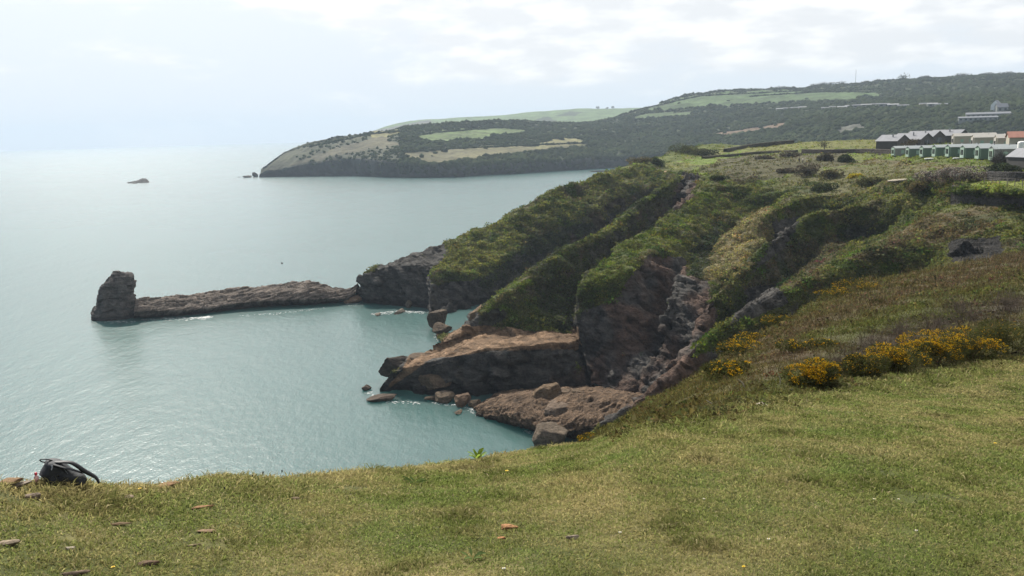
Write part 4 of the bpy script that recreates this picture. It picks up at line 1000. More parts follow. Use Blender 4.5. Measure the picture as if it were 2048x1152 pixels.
    c = np.repeat(c, 5, 0); c[0::5] *= 0.8; c[1::5] *= 0.8
    return V, F_, c
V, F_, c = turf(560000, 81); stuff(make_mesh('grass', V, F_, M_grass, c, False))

# ------------------------------------------------------------------ gorse and bushes on the near hill
def near(px, py): return ghit(px, py)
NG = [  # px, py of the base, width m, depth, height, flowers, label
 (1632, 772, 1.35, 0.9, 0.72, 1.0, 'small round gorse bush in full orange flower, apart from the long hedge'),
 (1712, 752, 1.5, 1.0, 0.80, 0.12, 'brown tangled gorse bush with hardly any flowers beside the small round one'),
 (1785, 742, 1.6, 1.1, 0.85, 0.85, 'flowering gorse bush at the left end of the long gorse hedge'),
 (1862, 728, 1.8, 1.2, 1.15, 1.0, 'tallest gorse bush, thick with orange flowers and casting a dark shadow on the mown grass'),
 (1935, 716, 1.6, 1.2, 1.05, 0.8, 'gorse bush flowering mostly on its left half beside the green bush'),
 (2012, 706, 1.7, 1.3, 1.25, 0.06, 'green gorse bush almost without flowers at the right end of the hedge'),
 (2110, 690, 1.9, 1.4, 1.3, 0.05, 'green gorse bush at the right edge of the picture'),
]
for k, (px, py, w, d, h, fl, lb) in enumerate(NG):
    gorse(near(px, py), (w, d, h), 200 + k, lb, fl, 7500)
MG = [
 (1182, 884, 0.55, 0.4, 0.18, 1.0, 'low mat of orange flowering gorse on the rim above the big boulder'),
 (1460, 757, 1.5, 1.0, 0.55, 0.8, 'low yellow gorse clump in the brown heather halfway down the slope'),
 (1478, 716, 1.9, 1.4, 0.95, 0.9, 'yellow gorse bush on the lip of the slope over the green rib'),
 (1500, 688, 1.8, 1.4, 0.80, 0.7, 'smaller yellow gorse bush just uphill of the one over the green rib'),
 (1560, 650, 2.0, 1.5, 0.75, 0.45, 'rusty gorse bush with few flowers on the far lip'),
 (1592, 628, 2.6, 1.8, 0.95, 0.8, 'wide yellow gorse bush highest on the steep part of the far lip'),
 (1618, 608, 2.2, 1.6, 0.8, 0.9, 'rounded yellow gorse bush next to the wide one on the far lip'),
 (1672, 597, 2.8, 1.8, 0.9, 0.7, 'gorse bush on the level part of the far lip, left of the last one'),
 (1714, 582, 3.2, 2.0, 0.95, 0.75, 'last gorse bush uphill along the far lip'),
 (1612, 700, 1.8, 1.2, 0.5, 0.45, 'faint orange gorse patch amid brown heather below the far lip'),
]
for k, (px, py, w, d, h, fl, lb) in enumerate(MG):
    gorse(near(px, py), (w, d, h), 240 + k, lb, fl * 0.6, 2600, 0.09 if w > 1 else 0.03)
NB = [(1500, 812, 1.1, 'low dark bramble patch in front of the log'), (1420, 835, 1.3, 'low dark bramble patch at the cliffward corner of the mown grass'), (1665, 778, 0.8, 'thorny bramble clump at the foot of the small round gorse')]
for k, (px, py, w, lb) in enumerate(NB):
    bush('bramble', near(px, py), (w * 0.8, w * 0.6, w * 0.16), 270 + k, (0.10, 0.095, 0.04), lb, 900, 0.05, 'brambles by the mown grass')
BBs = [(1745, 712, 1.0, 'leafless grey thorn bush standing behind the hedge, nearest to the brown gorse'), (1800, 690, 1.15, 'leafless thorn bush in the middle of the grey thicket'), (1862, 668, 1.1, 'leafless thorn bush right of the middle in the grey thicket'),
       (1930, 645, 1.2, 'leafless thorn bush behind the tallest gorse'), (2005, 622, 1.2, 'leafless thorn bush at the upper right end of the grey thicket'), (1690, 745, 0.8, 'small leafless thorn bush rising out of the brown gorse')]
for k, (px, py, h, lb) in enumerate(BBs):
    bare_bush(near(px, py), h, 300 + k, lb, (0.115, 0.092, 0.075), 12, 0.014, 'leafless thorn bushes on the slope')
def stick(px0, py0, px1, py1, label, rad=0.02, lift=0.25, col=(0.33, 0.29, 0.23)):
    a = near(px0, py0); r0 = math.hypot(a[0], a[1]); b = at(px1, py1, r0 - 0.05); a[2] -= 0.05
    mid = (a + b) / 2 + np.array([0.03, 0, 0.03]); V, F_, c = tubes([(np.array([a, mid, b]) - a, [rad, rad * 0.8, rad * 0.35], 6)], col)
    o = make_mesh('dead_stick', V, F_, M_twig, c); o.location = Vector(a); tag(o, label, 'stick')
stick(1490, 776, 1476, 758, 'pale dead stick leaning out of dark heather on the slope', 0.022)
stick(1432, 818, 1412, 800, 'thin pale stick leaning left near the rim of the cove', 0.015)
stick(1560, 772, 1556, 745, 'thin upright dead stick left of the small round gorse', 0.014)
stick(1722, 742, 1700, 718, 'dark bent dead branch above the brown gorse', 0.016, col=(0.10, 0.08, 0.06))

# ------------------------------------------------------------------ stones, log, flowers and small plants in the turf
def flat_stone(px, py, w, d, h, col, label, seed, name='stone', rz=0.25, tilt=0.0, sink=0.35):
    p = near(px, py); p[2] += 0.006; o = rock(name, p, (w, d * 1.2, h * 1.5), seed, np.array(col) * 0.62, ICO3, rz, (-0.16, tilt), 11, 0.09, M_stone, sink); return tag(o, label, 'stone')
M_stone = terrain_mat('stone_surface', 18.0, 70.0, 0.6, 0.01)
for k, (px, py, w, d, h, c, lb) in enumerate(ST): flat_stone(px, py, w, d, h, c, lb, 400 + k, rz=0.2 + 0.15 * math.sin(k * 2.1))
for k, (px, py, w, d, h, c, lb) in enumerate(SL):
    p = near(px, py + 8); p[2] += 0.015 + (0.05 if k == 3 else 0); tag(rock('slab', p, (w, d, h), 450 + k, np.array(c) * 0.7, ICO3, 0.2 * k - 0.3, (-0.1, -0.1), 9, 0.08, M_stone, 0.2), lb, 'stone')
def log():
    a, b = near(1462, 838), near(1512, 820); a[2] += 0.02; b[2] += 0.05
    path = np.array([a, a * 0.6 + b * 0.4 + np.array([0, 0, 0.015]), b]) - a
    V, F_, c = tubes([(path, [0.015, 0.028, 0.02], 8)], (0.17, 0.105, 0.065)); o = make_mesh('log', V, F_, M_twig, c); o.location = Vector(a)
    tag(o, 'thin brown log lying on bare soil below the pale flat stone', 'log')
log()
M_yel = plain_mat('petal_yellow', (0.80, 0.55, 0.01), 0.6); M_wht = plain_mat('petal_white', (0.75, 0.74, 0.70), 0.6); M_grn = plain_mat('stalk_green', (0.08, 0.12, 0.03), 0.7)
M_blk = plain_mat('seed_brown', (0.03, 0.022, 0.018), 0.8)
def flower(px, py, kind, label, rad, stalk):
    p = near(px, py); e = empty(kind, p, label, 'flower')
    V, F_ = tube(np.array([[0, 0, -0.01], [0.004, 0, stalk * 0.5], [0.002, 0.002, stalk]]), [0.0015, 0.0015, 0.0012], 5); make_mesh('stalk', V, F_, M_grn, None, True, e)
    g = np.random.default_rng(int(px)); n = 34; a = np.arange(n) * 2.399; rr_ = rad * np.sqrt(np.linspace(0.08, 1, n)); tl = 0.0012 + rad * 0.2
    c0 = np.stack([np.cos(a) * rr_ * 0.45, np.sin(a) * rr_ * 0.45, stalk + 0.4 * rad * (1 - np.linspace(0, 1, n) ** 2)], -1)
    c1 = np.stack([np.cos(a) * rr_, np.sin(a) * rr_, stalk + 0.25 * rad + 0.3 * rad * (1 - np.linspace(0, 1, n))], -1)
    s = np.stack([-np.sin(a), np.cos(a), a * 0], -1) * tl
    V = np.stack([c0 - s * 0.5, c0 + s * 0.5, c1 + s, c1 - s], 1).reshape(-1, 3)
    make_mesh('petals', V, np.arange(n * 4).reshape(-1, 4), M_yel if kind == 'dandelion' else M_wht, None, False, e)
    if kind == 'daisy':
        D, F3 = ico(2); make_mesh('centre', D * np.array([0.35, 0.35, 0.25]) * rad + np.array([0, 0, stalk + 0.5 * rad]), F3, M_yel, None, True, e)
for px, py, lb, rd in [(1014, 950, 'largest dandelion, on the rim right of the leafy plant', 0.022), (281, 988, 'dandelion next to the pale stone right of the backpack', 0.016), (331, 968, 'dandelion on the orange ledge at the rim', 0.016),
                   (228, 1149, 'dandelion at the bottom edge of the picture', 0.013), (1990, 894, 'dandelion in the mown grass at the right', 0.022), (1487, 1149, 'small dandelion at the bottom right', 0.011)]:
    flower(px, py, 'dandelion', lb, rd, 0.05)
for px, py, lb in [(1537, 1088, 'brightest white daisy in the right foreground'), (1748, 1006, 'daisy in the mown grass, left one of a close pair'), (1797, 1006, 'daisy in the mown grass, right one of a close pair'), (1832, 1070, 'daisy in the lower right turf'),
                   (1240, 1074, 'daisy right of the grey brown stone'), (1008, 1148, 'daisy at the bottom edge near the centre'), (1408, 1006, 'daisy alone in the middle of the turf'), (767, 940, 'daisy on the rim against the water')]:
    flower(px, py, 'daisy', lb, 0.011 if py > 1000 else 0.014, 0.035)
def seed_head(px, py, top, label):
    p = near(px, py); r = math.hypot(p[0], p[1]); q = at(px + 8, top, r); L = q - p; e = empty('seed_head', p, label, 'plant', 'dark seed heads on the rim')
    V, F_ = tube(np.array([[0, 0, -0.02], L * 0.5 + [0.004, 0, 0], L]), [0.0016, 0.0014, 0.0012], 5); make_mesh('stalk', V, F_, M_grn, None, True, e)
    D, F3 = ico(2); make_mesh('head', D * np.array([0.008, 0.008, 0.014]) + L, F3, M_blk, None, True, e)
seed_head(518, 964, 945, 'dark seed head leaning right on the rim, left of the tallest one'); seed_head(556, 962, 942, 'tallest dark seed head standing against the water'); seed_head(441, 990, 976, 'short dark seed head lower in the turf'); seed_head(497, 962, 952, 'shortest dark seed head at the rim')
def leafy(px, py, n, L, col, label, seed, name='leafy_plant', upr=1.15):
    p = near(px, py); e = empty(name, p, label, 'plant'); g = np.random.default_rng(seed); L = L * 2.0; e.location.z += 0.05 if upr > 0.6 else 0.02
    for k in range(n):
        a = g.uniform(0, 6.28); l = L * g.uniform(0.6, 1.1); w = l * 0.24; ir = g.uniform(0.0, 0.35) * L
        d = np.array([math.cos(a), math.sin(a), 0]); s = np.array([-d[1], d[0], 0]); u = np.linspace(0, 1, 7)[:, None]
        c = d * (ir + l * 0.75 * u) + np.array([0, 0, 1]) * (l * upr * (u - 0.45 * u ** 2)); wd = w * np.sin(np.clip(u * 2.7 + 0.25, 0, 3.14)) * 0.5
        V = np.stack([c - s * wd + [0, 0, 0.25 * w], c, c + s * wd + [0, 0, 0.25 * w]], 1).reshape(-1, 3)
        cc = np.tile(np.array(col) * g.uniform(0.75, 1.25), (len(V), 1)); make_mesh('leaf', V, gridfaces(7, 3), M_grass, cc, True, e)
leafy(955, 924, 18, 0.085, (0.24, 0.33, 0.05), 'bright yellow green broad leaved plant on the rim against the water', 1)
leafy(8, 955, 14, 0.10, (0.25, 0.29, 0.06), 'yellow green leafy plant behind the stone pile at the left edge', 2)
leafy(945, 1122, 9, 0.05, (0.12, 0.17, 0.06), 'small green rosette low in the turf at the bottom centre', 3, 'rosette', 0.5)
leafy(830, 968, 14, 0.075, (0.09, 0.13, 0.04), 'dull green rosette in the turf left of the largest dandelion', 4, 'rosette', 0.5)
leafy(290, 972, 10, 0.05, (0.10, 0.16, 0.03), 'small green sprout on the rim right of the backpack', 5)

# ------------------------------------------------------------------ backpack and bottle on the rim
def backpack():
    r0 = 8.05; o0 = at(132, 962, r0); px2 = lambda x, y: np.array([(x - 132), -(y - 962)]) * (6.9 / F_PX)
    az0 = math.atan2(o0[0], o0[1]); e = empty('backpack', o0 + np.array([0, 0, 0.025]), 'black backpack slumped on the cliff rim beside the stone pile', 'backpack', None, -az0)
    M_bag = plain_mat('bag_cloth', (0.018, 0.021, 0.026), 0.75, 0.3, 30, 0, 0.3); M_str = plain_mat('bag_strap', (0.010, 0.012, 0.016), 0.65, 0.25, 60); M_buc = plain_mat('bag_buckle', (0.30, 0.31, 0.33), 0.35); M_pip = plain_mat('bag_piping', (0.10, 0.11, 0.125), 0.6)
    out = np.array([px2(*p) for p in [(84, 941), (90, 932), (95, 925), (97, 919), (102, 915), (110, 915), (118, 917), (126, 921), (133, 927), (139, 935), (146, 944), (156, 953), (168, 962), (172, 975), (160, 985), (120, 988), (98, 980), (91, 965), (92, 952), (87, 946)]])
    cen = out.mean(0); n = len(out); out = cr(np.concatenate([out, out[:1]]), np.linspace(0, n, 80)); rows = []
    for s, dep in [(0.05, -0.105), (0.6, -0.10), (0.85, -0.075), (0.97, -0.035), (1.0, 0.0), (0.97, 0.05), (0.85, 0.09), (0.6, 0.105), (0.05, 0.11)]:
        q = cen + (out - cen) * s; rows.append(np.stack([q[:, 0], np.full(80, dep), q[:, 1]], -1))
    G = np.array(rows); G = cr(G, np.linspace(0, 8, 40), 0.4); nn = fbm(G * 9, 3, 7)[..., None]
    G = G + np.array([0, 1, 0]) * nn * 0.02
    make_mesh('body', G.reshape(-1, 3), gridfaces(40, 80), M_bag, None, True, e)
    def band(pts, w, th, name, mat, dep, par=e):
        c = cr(np.array([px2(*p) for p in pts]), np.linspace(0, len(pts) - 1, 40)); t = np.gradient(c, axis=0); t /= np.linalg.norm(t, axis=1, keepdims=True); nm = np.stack([-t[:, 1], t[:, 0]], -1)
        dep = np.interp(np.linspace(0, 1, 40), np.linspace(0, 1, len(dep)), dep); w = np.interp(np.linspace(0, 1, 40), np.linspace(0, 1, len(w)), w)
        ring = []
        for a in np.linspace(0, 2 * math.pi, 13):
            q = c + nm * (np.sin(a) * w * 0.5)[:, None]; ring.append(np.stack([q[:, 0], dep + math.cos(a) * th, q[:, 1]], -1))
        return make_mesh(name, np.array(ring).transpose(1, 0, 2).reshape(-1, 3), gridfaces(40, 13), mat, None, True, par)
    k = 6.9 / F_PX
    st = band([(112, 919), (122, 919), (136, 921), (148, 926), (158, 936), (168, 949), (178, 960), (190, 974), (194, 986)], np.array([4, 4, 6, 8, 9.5, 9, 7, 5]) * k, 0.03, 'shoulder_strap', M_str, [-0.02, -0.05, -0.06, -0.06, -0.05, -0.03, 0, 0])
    band([(112, 918), (130, 927), (146, 937), (158, 947), (165, 954)], np.array([3.5, 3.5, 3.5, 3, 2.5]) * k, 0.02, 'webbing_strap', M_str, [-0.10, -0.12, -0.10, -0.07, -0.04])
    band([(112, 916), (103, 911), (95, 909), (89, 911), (91, 916), (98, 920)], np.array([3, 2.6, 2.4, 2.4, 2.6, 3]) * k, 0.007, 'carry_handle', M_str, [-0.02, -0.02, -0.02, 0.0, 0.02, 0.02])
    band([(126, 922), (132, 932), (137, 943)], np.array([1.4, 1.4, 1.4]) * k, 0.004, 'piping', M_pip, [-0.105, -0.112, -0.115])
    band([(109, 919), (110, 923), (108, 928)], np.array([4, 3, 2]) * k, 0.012, 'buckle', M_buc, [-0.085, -0.1, -0.11], st)
    return r0
r0 = backpack()
def bottle():
    p = at(72, 951, 8.0); az0 = math.atan2(p[0], p[1]); e = empty('bottle', p, 'small bottle with a red cap and white spout wedged between stone pile and backpack', 'bottle', None, -az0)
    M_red = plain_mat('cap_red', (0.55, 0.03, 0.05), 0.35); M_white = plain_mat('spout_white', (0.8, 0.8, 0.82), 0.4); M_pink = plain_mat('bottle_clear_pink', (0.55, 0.30, 0.30), 0.3)
    th = np.linspace(0, 2 * math.pi, 21)
    def lathe(prof, name, mat, rot=None, off=(0, 0, 0)):
        G = np.array([[(rr_ * math.cos(a), rr_ * math.sin(a), z) for a in th] for rr_, z in prof])
        if rot is not None: G = G @ np.array(rot).T
        make_mesh(name, (G + np.array(off)).reshape(-1, 3), gridfaces(len(prof), 21), mat, None, True, e)
    lathe([(0.001, -0.12), (0.026, -0.12), (0.030, -0.11), (0.030, -0.02), (0.012, 0.005), (0.010, 0.012)], 'body', M_pink)
    lathe([(0.010, 0.008), (0.018, 0.010), (0.020, 0.02), (0.019, 0.038), (0.013, 0.046), (0.001, 0.048)], 'cap', M_red)
    lathe([(0.001, 0), (0.005, 0.0), (0.006, 0.03), (0.004, 0.034), (0.001, 0.035)], 'spout', M_white, Matrix.Rotation(R(80), 3, 'Y'), (0.017, 0, 0.022))
bottle()
bpy.data.objects['bottle'].scale = (0.6, 0.6, 0.6)

# ------------------------------------------------------------------ plateau: caravans, lodges, walls, bushes, walkers
def box(lo, hi): 
    V = np.array([(x, y, z) for x in (lo[0], hi[0]) for y in (lo[1], hi[1]) for z in (lo[2], hi[2])], float)
    return V, np.array([(0, 1, 3, 2), (4, 6, 7, 5), (0, 4, 5, 1), (2, 3, 7, 6), (0, 2, 6, 4), (1, 5, 7, 3)])
def gable(L, W, h0, h1, over, th=0.08):
    """pitched roof shell along X from 0 to L, ridge on the middle, two slabs"""
    x0, x1 = -over, L + over; w = W / 2 + over; s = (h1 - h0) / (W / 2); e = h0 - s * over
    V = np.array([(x, y, z + d) for x in (x0, x1) for d in (0, th) for y, z in ((-w, e), (0, h1), (w, e))], float)
    F_ = [(0, 1, 4, 3), (1, 2, 5, 4), (6, 9, 10, 7), (7, 10, 11, 8), (3, 4, 10, 9), (4, 5, 11, 10), (0, 6, 7, 1), (1, 7, 8, 2), (0, 3, 9, 6), (2, 8, 11, 5)]
    return V, np.array(F_)
def house_body(L, W, h0, h1, z0=0.0):
    V = np.array([(x, y, z) for x in (0, L) for y, z in ((-W / 2, z0), (W / 2, z0), (W / 2, h0), (0, h1), (-W / 2, h0))], float)
    q = [(0, 1, 6, 5), (1, 2, 7, 6), (2, 3, 8, 7), (3, 4, 9, 8), (4, 0, 5, 9)]
    t = [(0, 4, 3, 3), (0, 3, 2, 1), (5, 8, 9, 9), (5, 6, 7, 8)]
    return V, q + t
def poly_mesh(name, V, faces, mat, parent):
    me = bpy.data.meshes.new(name); me.from_pydata([tuple(v) for v in V], [], [tuple(dict.fromkeys(f)) for f in faces]); me.update(); me.materials.append(mat)
    o = bpy.data.objects.new(name, me); COL.objects.link(o); o.parent = parent; return o
M_green = plain_mat('caravan_green', (0.068, 0.120, 0.082), 0.55, 0.08, 0.6); M_pale = plain_mat('caravan_trim', (0.27, 0.36, 0.29), 0.5, 0.06, 1.0); M_roofg = plain_mat('caravan_roof', (0.24, 0.265, 0.26), 0.6, 0.12, 0.8)
M_glass = plain_mat('window_glass', (0.02, 0.025, 0.028), 0.12, 0.2, 1.0); M_under = plain_mat('underside_dark', (0.03, 0.03, 0.03), 0.8); M_cream = plain_mat('caravan_cream', (0.34, 0.31, 0.25), 0.6, 0.08, 0.6)
M_creamroof = plain_mat('cream_roof', (0.36, 0.34, 0.30), 0.6, 0.1, 0.8); M_slate = plain_mat('lodge_roof', (0.15, 0.155, 0.17), 0.7, 0.15, 0.7); M_lodge = plain_mat('lodge_wall', (0.055, 0.050, 0.048), 0.8, 0.15, 1.0)
M_redroof = plain_mat('red_roof', (0.24, 0.10, 0.065), 0.7, 0.15, 0.8); M_whitew = plain_mat('white_paint', (0.78, 0.77, 0.74), 0.6, 0.05); M_greyw = plain_mat('grey_wall', (0.16, 0.17, 0.155), 0.7, 0.1); M_blind = plain_mat('window_blind', (0.24, 0.36, 0.28), 0.5)
M_plast = plain_mat('metal_grey', (0.3, 0.3, 0.3), 0.5)
def seat(px, r, dz=0.0):
    p = atr(px, r, 0, 300); z = down(p[0], p[1]); return np.array([p[0], p[1], z + dz])
def caravan(base, rz, wall, roof, trim, label, cat='caravan', group='green caravans in a row', L=9.5, W=3.3, h0=2.75, h1=3.35, bay=True, sill=0.45):
    e = empty('caravan', base, label, cat, group, rz)
    V, F_ = house_body(L, W, h0, h1, sill); poly_mesh('wall', V, F_, wall, e)
    V, F_ = gable(L, W, h0, h1, 0.14); rf = poly_mesh('roof', V, F_, roof, e)
    V, F_ = box((0.3, -W / 2 + 0.25, 0.0), (L - 0.3, W / 2 - 0.25, sill + 0.02)); poly_mesh('chassis', V, F_, M_under, e)
    for x in (L * 0.35, L * 0.7):
        V, F_ = box((x, 0.3, h1 - 0.15), (x + 0.22, 0.5, h1 + 0.3)); poly_mesh('flue', V, F_, M_plast, rf)
    if bay:
        V, F_ = box((-0.22, -1.15, sill), (0.02, 1.15, h0 + 0.05)); poly_mesh('bay', V, F_, trim, e)
        V, F_ = box((-0.26, -0.75, 1.15), (-0.20, 0.75, 2.35)); w = poly_mesh('window', V, F_, M_glass, e)
        V, F_ = box((-0.28, -0.03, 1.16), (-0.255, 0.03, 2.34)); poly_mesh('mullion', V, F_, trim, w)
    for x0, x1, m in ((1.7, 2.6, M_blind), (4.2, 5.0, M_blind), (6.6, 7.6, M_glass)):
        V, F_ = box((x0, -W / 2 - 0.03, 1.25), (x1, -W / 2 + 0.05, 2.2)); w = poly_mesh('window', V, F_, m, e)
        V, F_ = box((x0 - 0.06, -W / 2 - 0.05, 1.17), (x1 + 0.06, -W / 2 + 0.02, 1.25)); poly_mesh('sill', V, F_, trim, w)
    V, F_ = box((5.4, -W / 2 - 0.03, sill), (6.15, -W / 2 + 0.05, 2.4)); poly_mesh('door', V, F_, M_pale if wall is M_green else M_creamroof, e)
    return e
def yaw(px, deg): return -math.atan((px - 1024) / F_PX) * 1.0 + R(deg)
CV = [(1787, 288, 'grey green caravan at the far left end of the front row'), (1816, 272, 'green caravan second from the left end, a small tree over its roof'), (1844, 259, 'green caravan third from the left, white ledge at its foot'),
      (1869, 248, 'green caravan fourth from the left of the front row'), (1896, 238, 'middle green caravan with a pale blind in its side, fifth from the left'), (1926, 228, 'green caravan sixth from the left, white step beside it'),
      (1956, 218, 'bright green caravan second from the right end'), (1984, 209, 'grey sided caravan nearest to the viewer, behind the dark bush')]
for k, (px, r, lb) in enumerate(CV):
    caravan(seat(px, r, -0.1), yaw(px, 20), M_greyw if k in (0, 7) else M_green, M_roofg, M_pale, lb)
for px, r, rz, lb in [(1944, 290, 14, 'cream caravan with a pale gable behind the green row'), (1990, 272, 14, 'cream caravan with a long pale roof at the right behind the green row'), (1905, 305, 14, 'cream caravan mostly hidden behind the green row')]:
    caravan(seat(px, r, 0.3), yaw(px, rz), M_cream, M_creamroof, M_creamroof, lb, group='cream caravans behind the green row', L=12, h0=3.1, h1=3.9)
def lodge(px, r, L, label, h0=2.7, h1=4.6, rz=-34):
    e = empty('lodge', seat(px, r, 0.0), label, 'lodge', 'dark lodges in the back row', yaw(px, rz))
    V, F_ = house_body(L, 7.0, h0, h1, -0.5); V[:, 0] -= L; poly_mesh('wall', V, F_, M_lodge, e)
    V, F_ = gable(L, 7.0, h0, h1, 0.35); V[:, 0] -= L; rf = poly_mesh('roof', V, F_, M_slate, e)
    V, F_ = box((-L * 0.4, -1.6, h1 - 0.7), (-L * 0.4 + 0.35, -1.25, h1 + 0.45)); poly_mesh('flue', V, F_, M_plast, rf)
    V, F_ = box((-0.02, -1.4, 0.3), (0.06, 1.4, 2.2)); w = poly_mesh('window', V, F_, M_glass, e)
    V, F_ = box((0.05, -0.05, 0.3), (0.09, 0.05, 2.2)); poly_mesh('mullion', V, F_, M_plast, w)
for px, r, L, lb in [(1806, 322, 8, 'low grey roofed lodge at the left end of the dark row'), (1853, 330, 11, 'dark lodge with a long grey roof, second from the left end'), (1876, 341, 11, 'dark lodge in the middle of the back row, its gable half hidden'),
                     (1926, 353, 12, 'dark lodge with the widest slate roof'), (1968, 366, 12, 'dark lodge with the highest gable'), (2000, 380, 11, 'dark lodge at the right end of the back row')]:
    lodge(px, r, L, lb)
e = empty('bungalow', seat(2040, 262, 0.2), 'cream bungalow with a red orange roof at the right edge', 'house', None, yaw(2040, 8))
V, F_ = house_body(12, 6, 3.6, 5.0, -0.3); V[:, 0] -= 3; poly_mesh('wall', V, F_, M_cream, e); V, F_ = gable(12, 6, 3.6, 5.0, 0.3); V[:, 0] -= 3; poly_mesh('roof', V, F_, M_redroof, e)
for x in (-1.5, 1.2, 4.2):
    V, F_ = box((x, -3.04, 1.0), (x + 1.0, -2.95, 2.2)); poly_mesh('window', V, F_, M_glass, e)
e = empty('shed', seat(2036, 186, 0), 'dark shed with a pale roof edge at the right edge, below the red roofed bungalow', 'shed', None, yaw(2040, -50))
V, F_ = house_body(6, 4.4, 2.3, 3.7, -0.3); poly_mesh('wall', V, F_, M_lodge, e); V, F_ = gable(6, 4.4, 2.3, 3.7, 0.2); poly_mesh('roof', V, F_, M_slate, e)
V, F_ = box((-0.06, -0.8, 0), (0.02, 0.8, 2.0)); poly_mesh('door', V, F_, M_under, e)
e = empty('water_tank', seat(2043, 205, 3.0), 'white tank standing up behind the dark shed roof', 'tank', None, yaw(2043, 10))
th = np.linspace(0, 2 * math.pi, 25); G = np.array([[(rr_ * math.cos(a), rr_ * math.sin(a), z) for a in th] for rr_, z in [(0.8, -3.2), (0.8, 1.2), (0.7, 1.45), (0.25, 1.55), (0.0, 1.55)]])
make_mesh('tank_body', G.reshape(-1, 3), gridfaces(5, 25), M_whitew, None, False, e)
for px, py, lb in [(1858, 318, 'white step at the foot of the third green caravan'), (1915, 317, 'white step at the foot of the sixth green caravan')]:
    p = cast(px, py + 2, (BV_B,)); o_ = rock('step', p, (2.2, 0.9, 0.6), 700 + px, (0.75, 0.74, 0.7), ICO3, 0.1, planes=8, rough=0.02, sink=0.1); tag(o_, lb, 'step')
def wall_along(name, pts, h, th, col, label, cat='wall', seed=1, jag=0.15, trees=None):
    P = []
    for (x0, y0), (x1, y1) in zip(pts[:-1], pts[1:]):
        if not P: P.append(cast(x0, y0, trees or (BV_A, BV_B)))
        q1 = cast(x1, y1, trees or (BV_A, BV_B)); q0 = P[-1]
        for t in np.linspace(0, 1, 24)[1:]: P.append(q0 + (q1 - q0) * t)
    P = np.array(P); rr_ = np.hypot(P[:, 0], P[:, 1]); ker = np.ones(15) / 15
    sm = lambda v: np.convolve(np.pad(v, 7, mode='edge'), ker, 'valid')
    P = np.stack([sm(P[:, 0]), sm(P[:, 1]), sm(P[:, 2])], -1)
    P = cr(P, np.linspace(0, len(P) - 1, max(120, len(P) * 4)), 0.5)
    t = np.gradient(P[:, :2], axis=0); t /= np.linalg.norm(t, axis=1, keepdims=True) + 1e-9; nm = np.stack([-t[:, 1], t[:, 0]], -1)
    rows = []
    for s, z in ((-1, -1.6), (-1, 0.0), (-0.95, 0.5), (-0.85, 0.95), (-0.4, 1.0), (0.4, 1.0), (0.85, 0.95), (0.95, 0.5), (1, 0.0), (1, -1.6)):
        q = P.copy(); q[:, :2] += nm * s * th / 2; q[:, 2] += z * h; rows.append(q)
    G = np.array(rows); G = cr(G, np.linspace(0, 9, 28), 0.2); nz = fbm(G * np.array([1.6, 1.6, 2.4]), 4, seed)[..., None]
    G = G + nz * jag * np.array([0.7, 0.7, 1.0]); c = np.array(col) * (1 + 0.9 * nz)
    return tag(make_mesh(name, G.reshape(-1, 3), gridfaces(*G.shape[:2]), M_rock, c.reshape(-1, 3)), label, cat), P
wall_along('stone_wall', [(1900, 384), (1965, 397), (2020, 408), (2070, 418)], 1.3, 0.6, (0.070, 0.062, 0.055), 'dark dry stone wall along the near edge of the bright green field', seed=3)
wall_along('stone_wall', [(1975, 360), (2010, 362), (2090, 364)], 1.5, 0.7, (0.045, 0.042, 0.040), 'dark stone wall behind the wire fence at the back of the green field', seed=4)
wall_along('stone_wall', [(1600, 306), (1660, 307), (1730, 306), (1795, 308)], 1.4, 0.9, (0.06, 0.05, 0.042), 'long dark wall across the rough field, left of the caravans', seed=6)
wall_along('hedge_bank', [(1445, 306), (1500, 295), (1545, 286), (1590, 281)], 1.5, 1.6, (0.05, 0.046, 0.032), 'dark hedge bank along the seaward skyline of the rough field', 'hedge', 7, 0.6)
wall_along('hedge_bank', [(1400, 318), (1460, 313), (1520, 307), (1600, 305)], 0.9, 1.4, (0.07, 0.062, 0.04), 'low brown hedge bank below the rough field', 'hedge', 8, 0.5)
def fence():
    pts = []
    for px in np.linspace(1968, 2075, 8):
        q = cast(px, 369 + (px - 1968) * 0.06, (BV_B,)); pts.append(q)
    e = empty('wire_fence', pts[0], 'thin post and wire fence in front of the dark wall at the field', 'fence'); b = pts[0]
    for q in pts:
        V, F_ = tube(np.array([q - b + [0, 0, -0.3], q - b + [0.03, 0, 1.25]]), [0.06, 0.05], 6); make_mesh('post', V, F_, M_post, None, False, e)
    for h in (0.5, 0.85, 1.15):
        V, F_ = tube(np.array([q - b + [0, 0, h] for q in pts]), 0.012, 4); make_mesh('wire', V, F_, M_post, None, False, e)
M_post = plain_mat('post_wood', (0.14, 0.12, 0.10), 0.8, 0.2, 4)
fence()
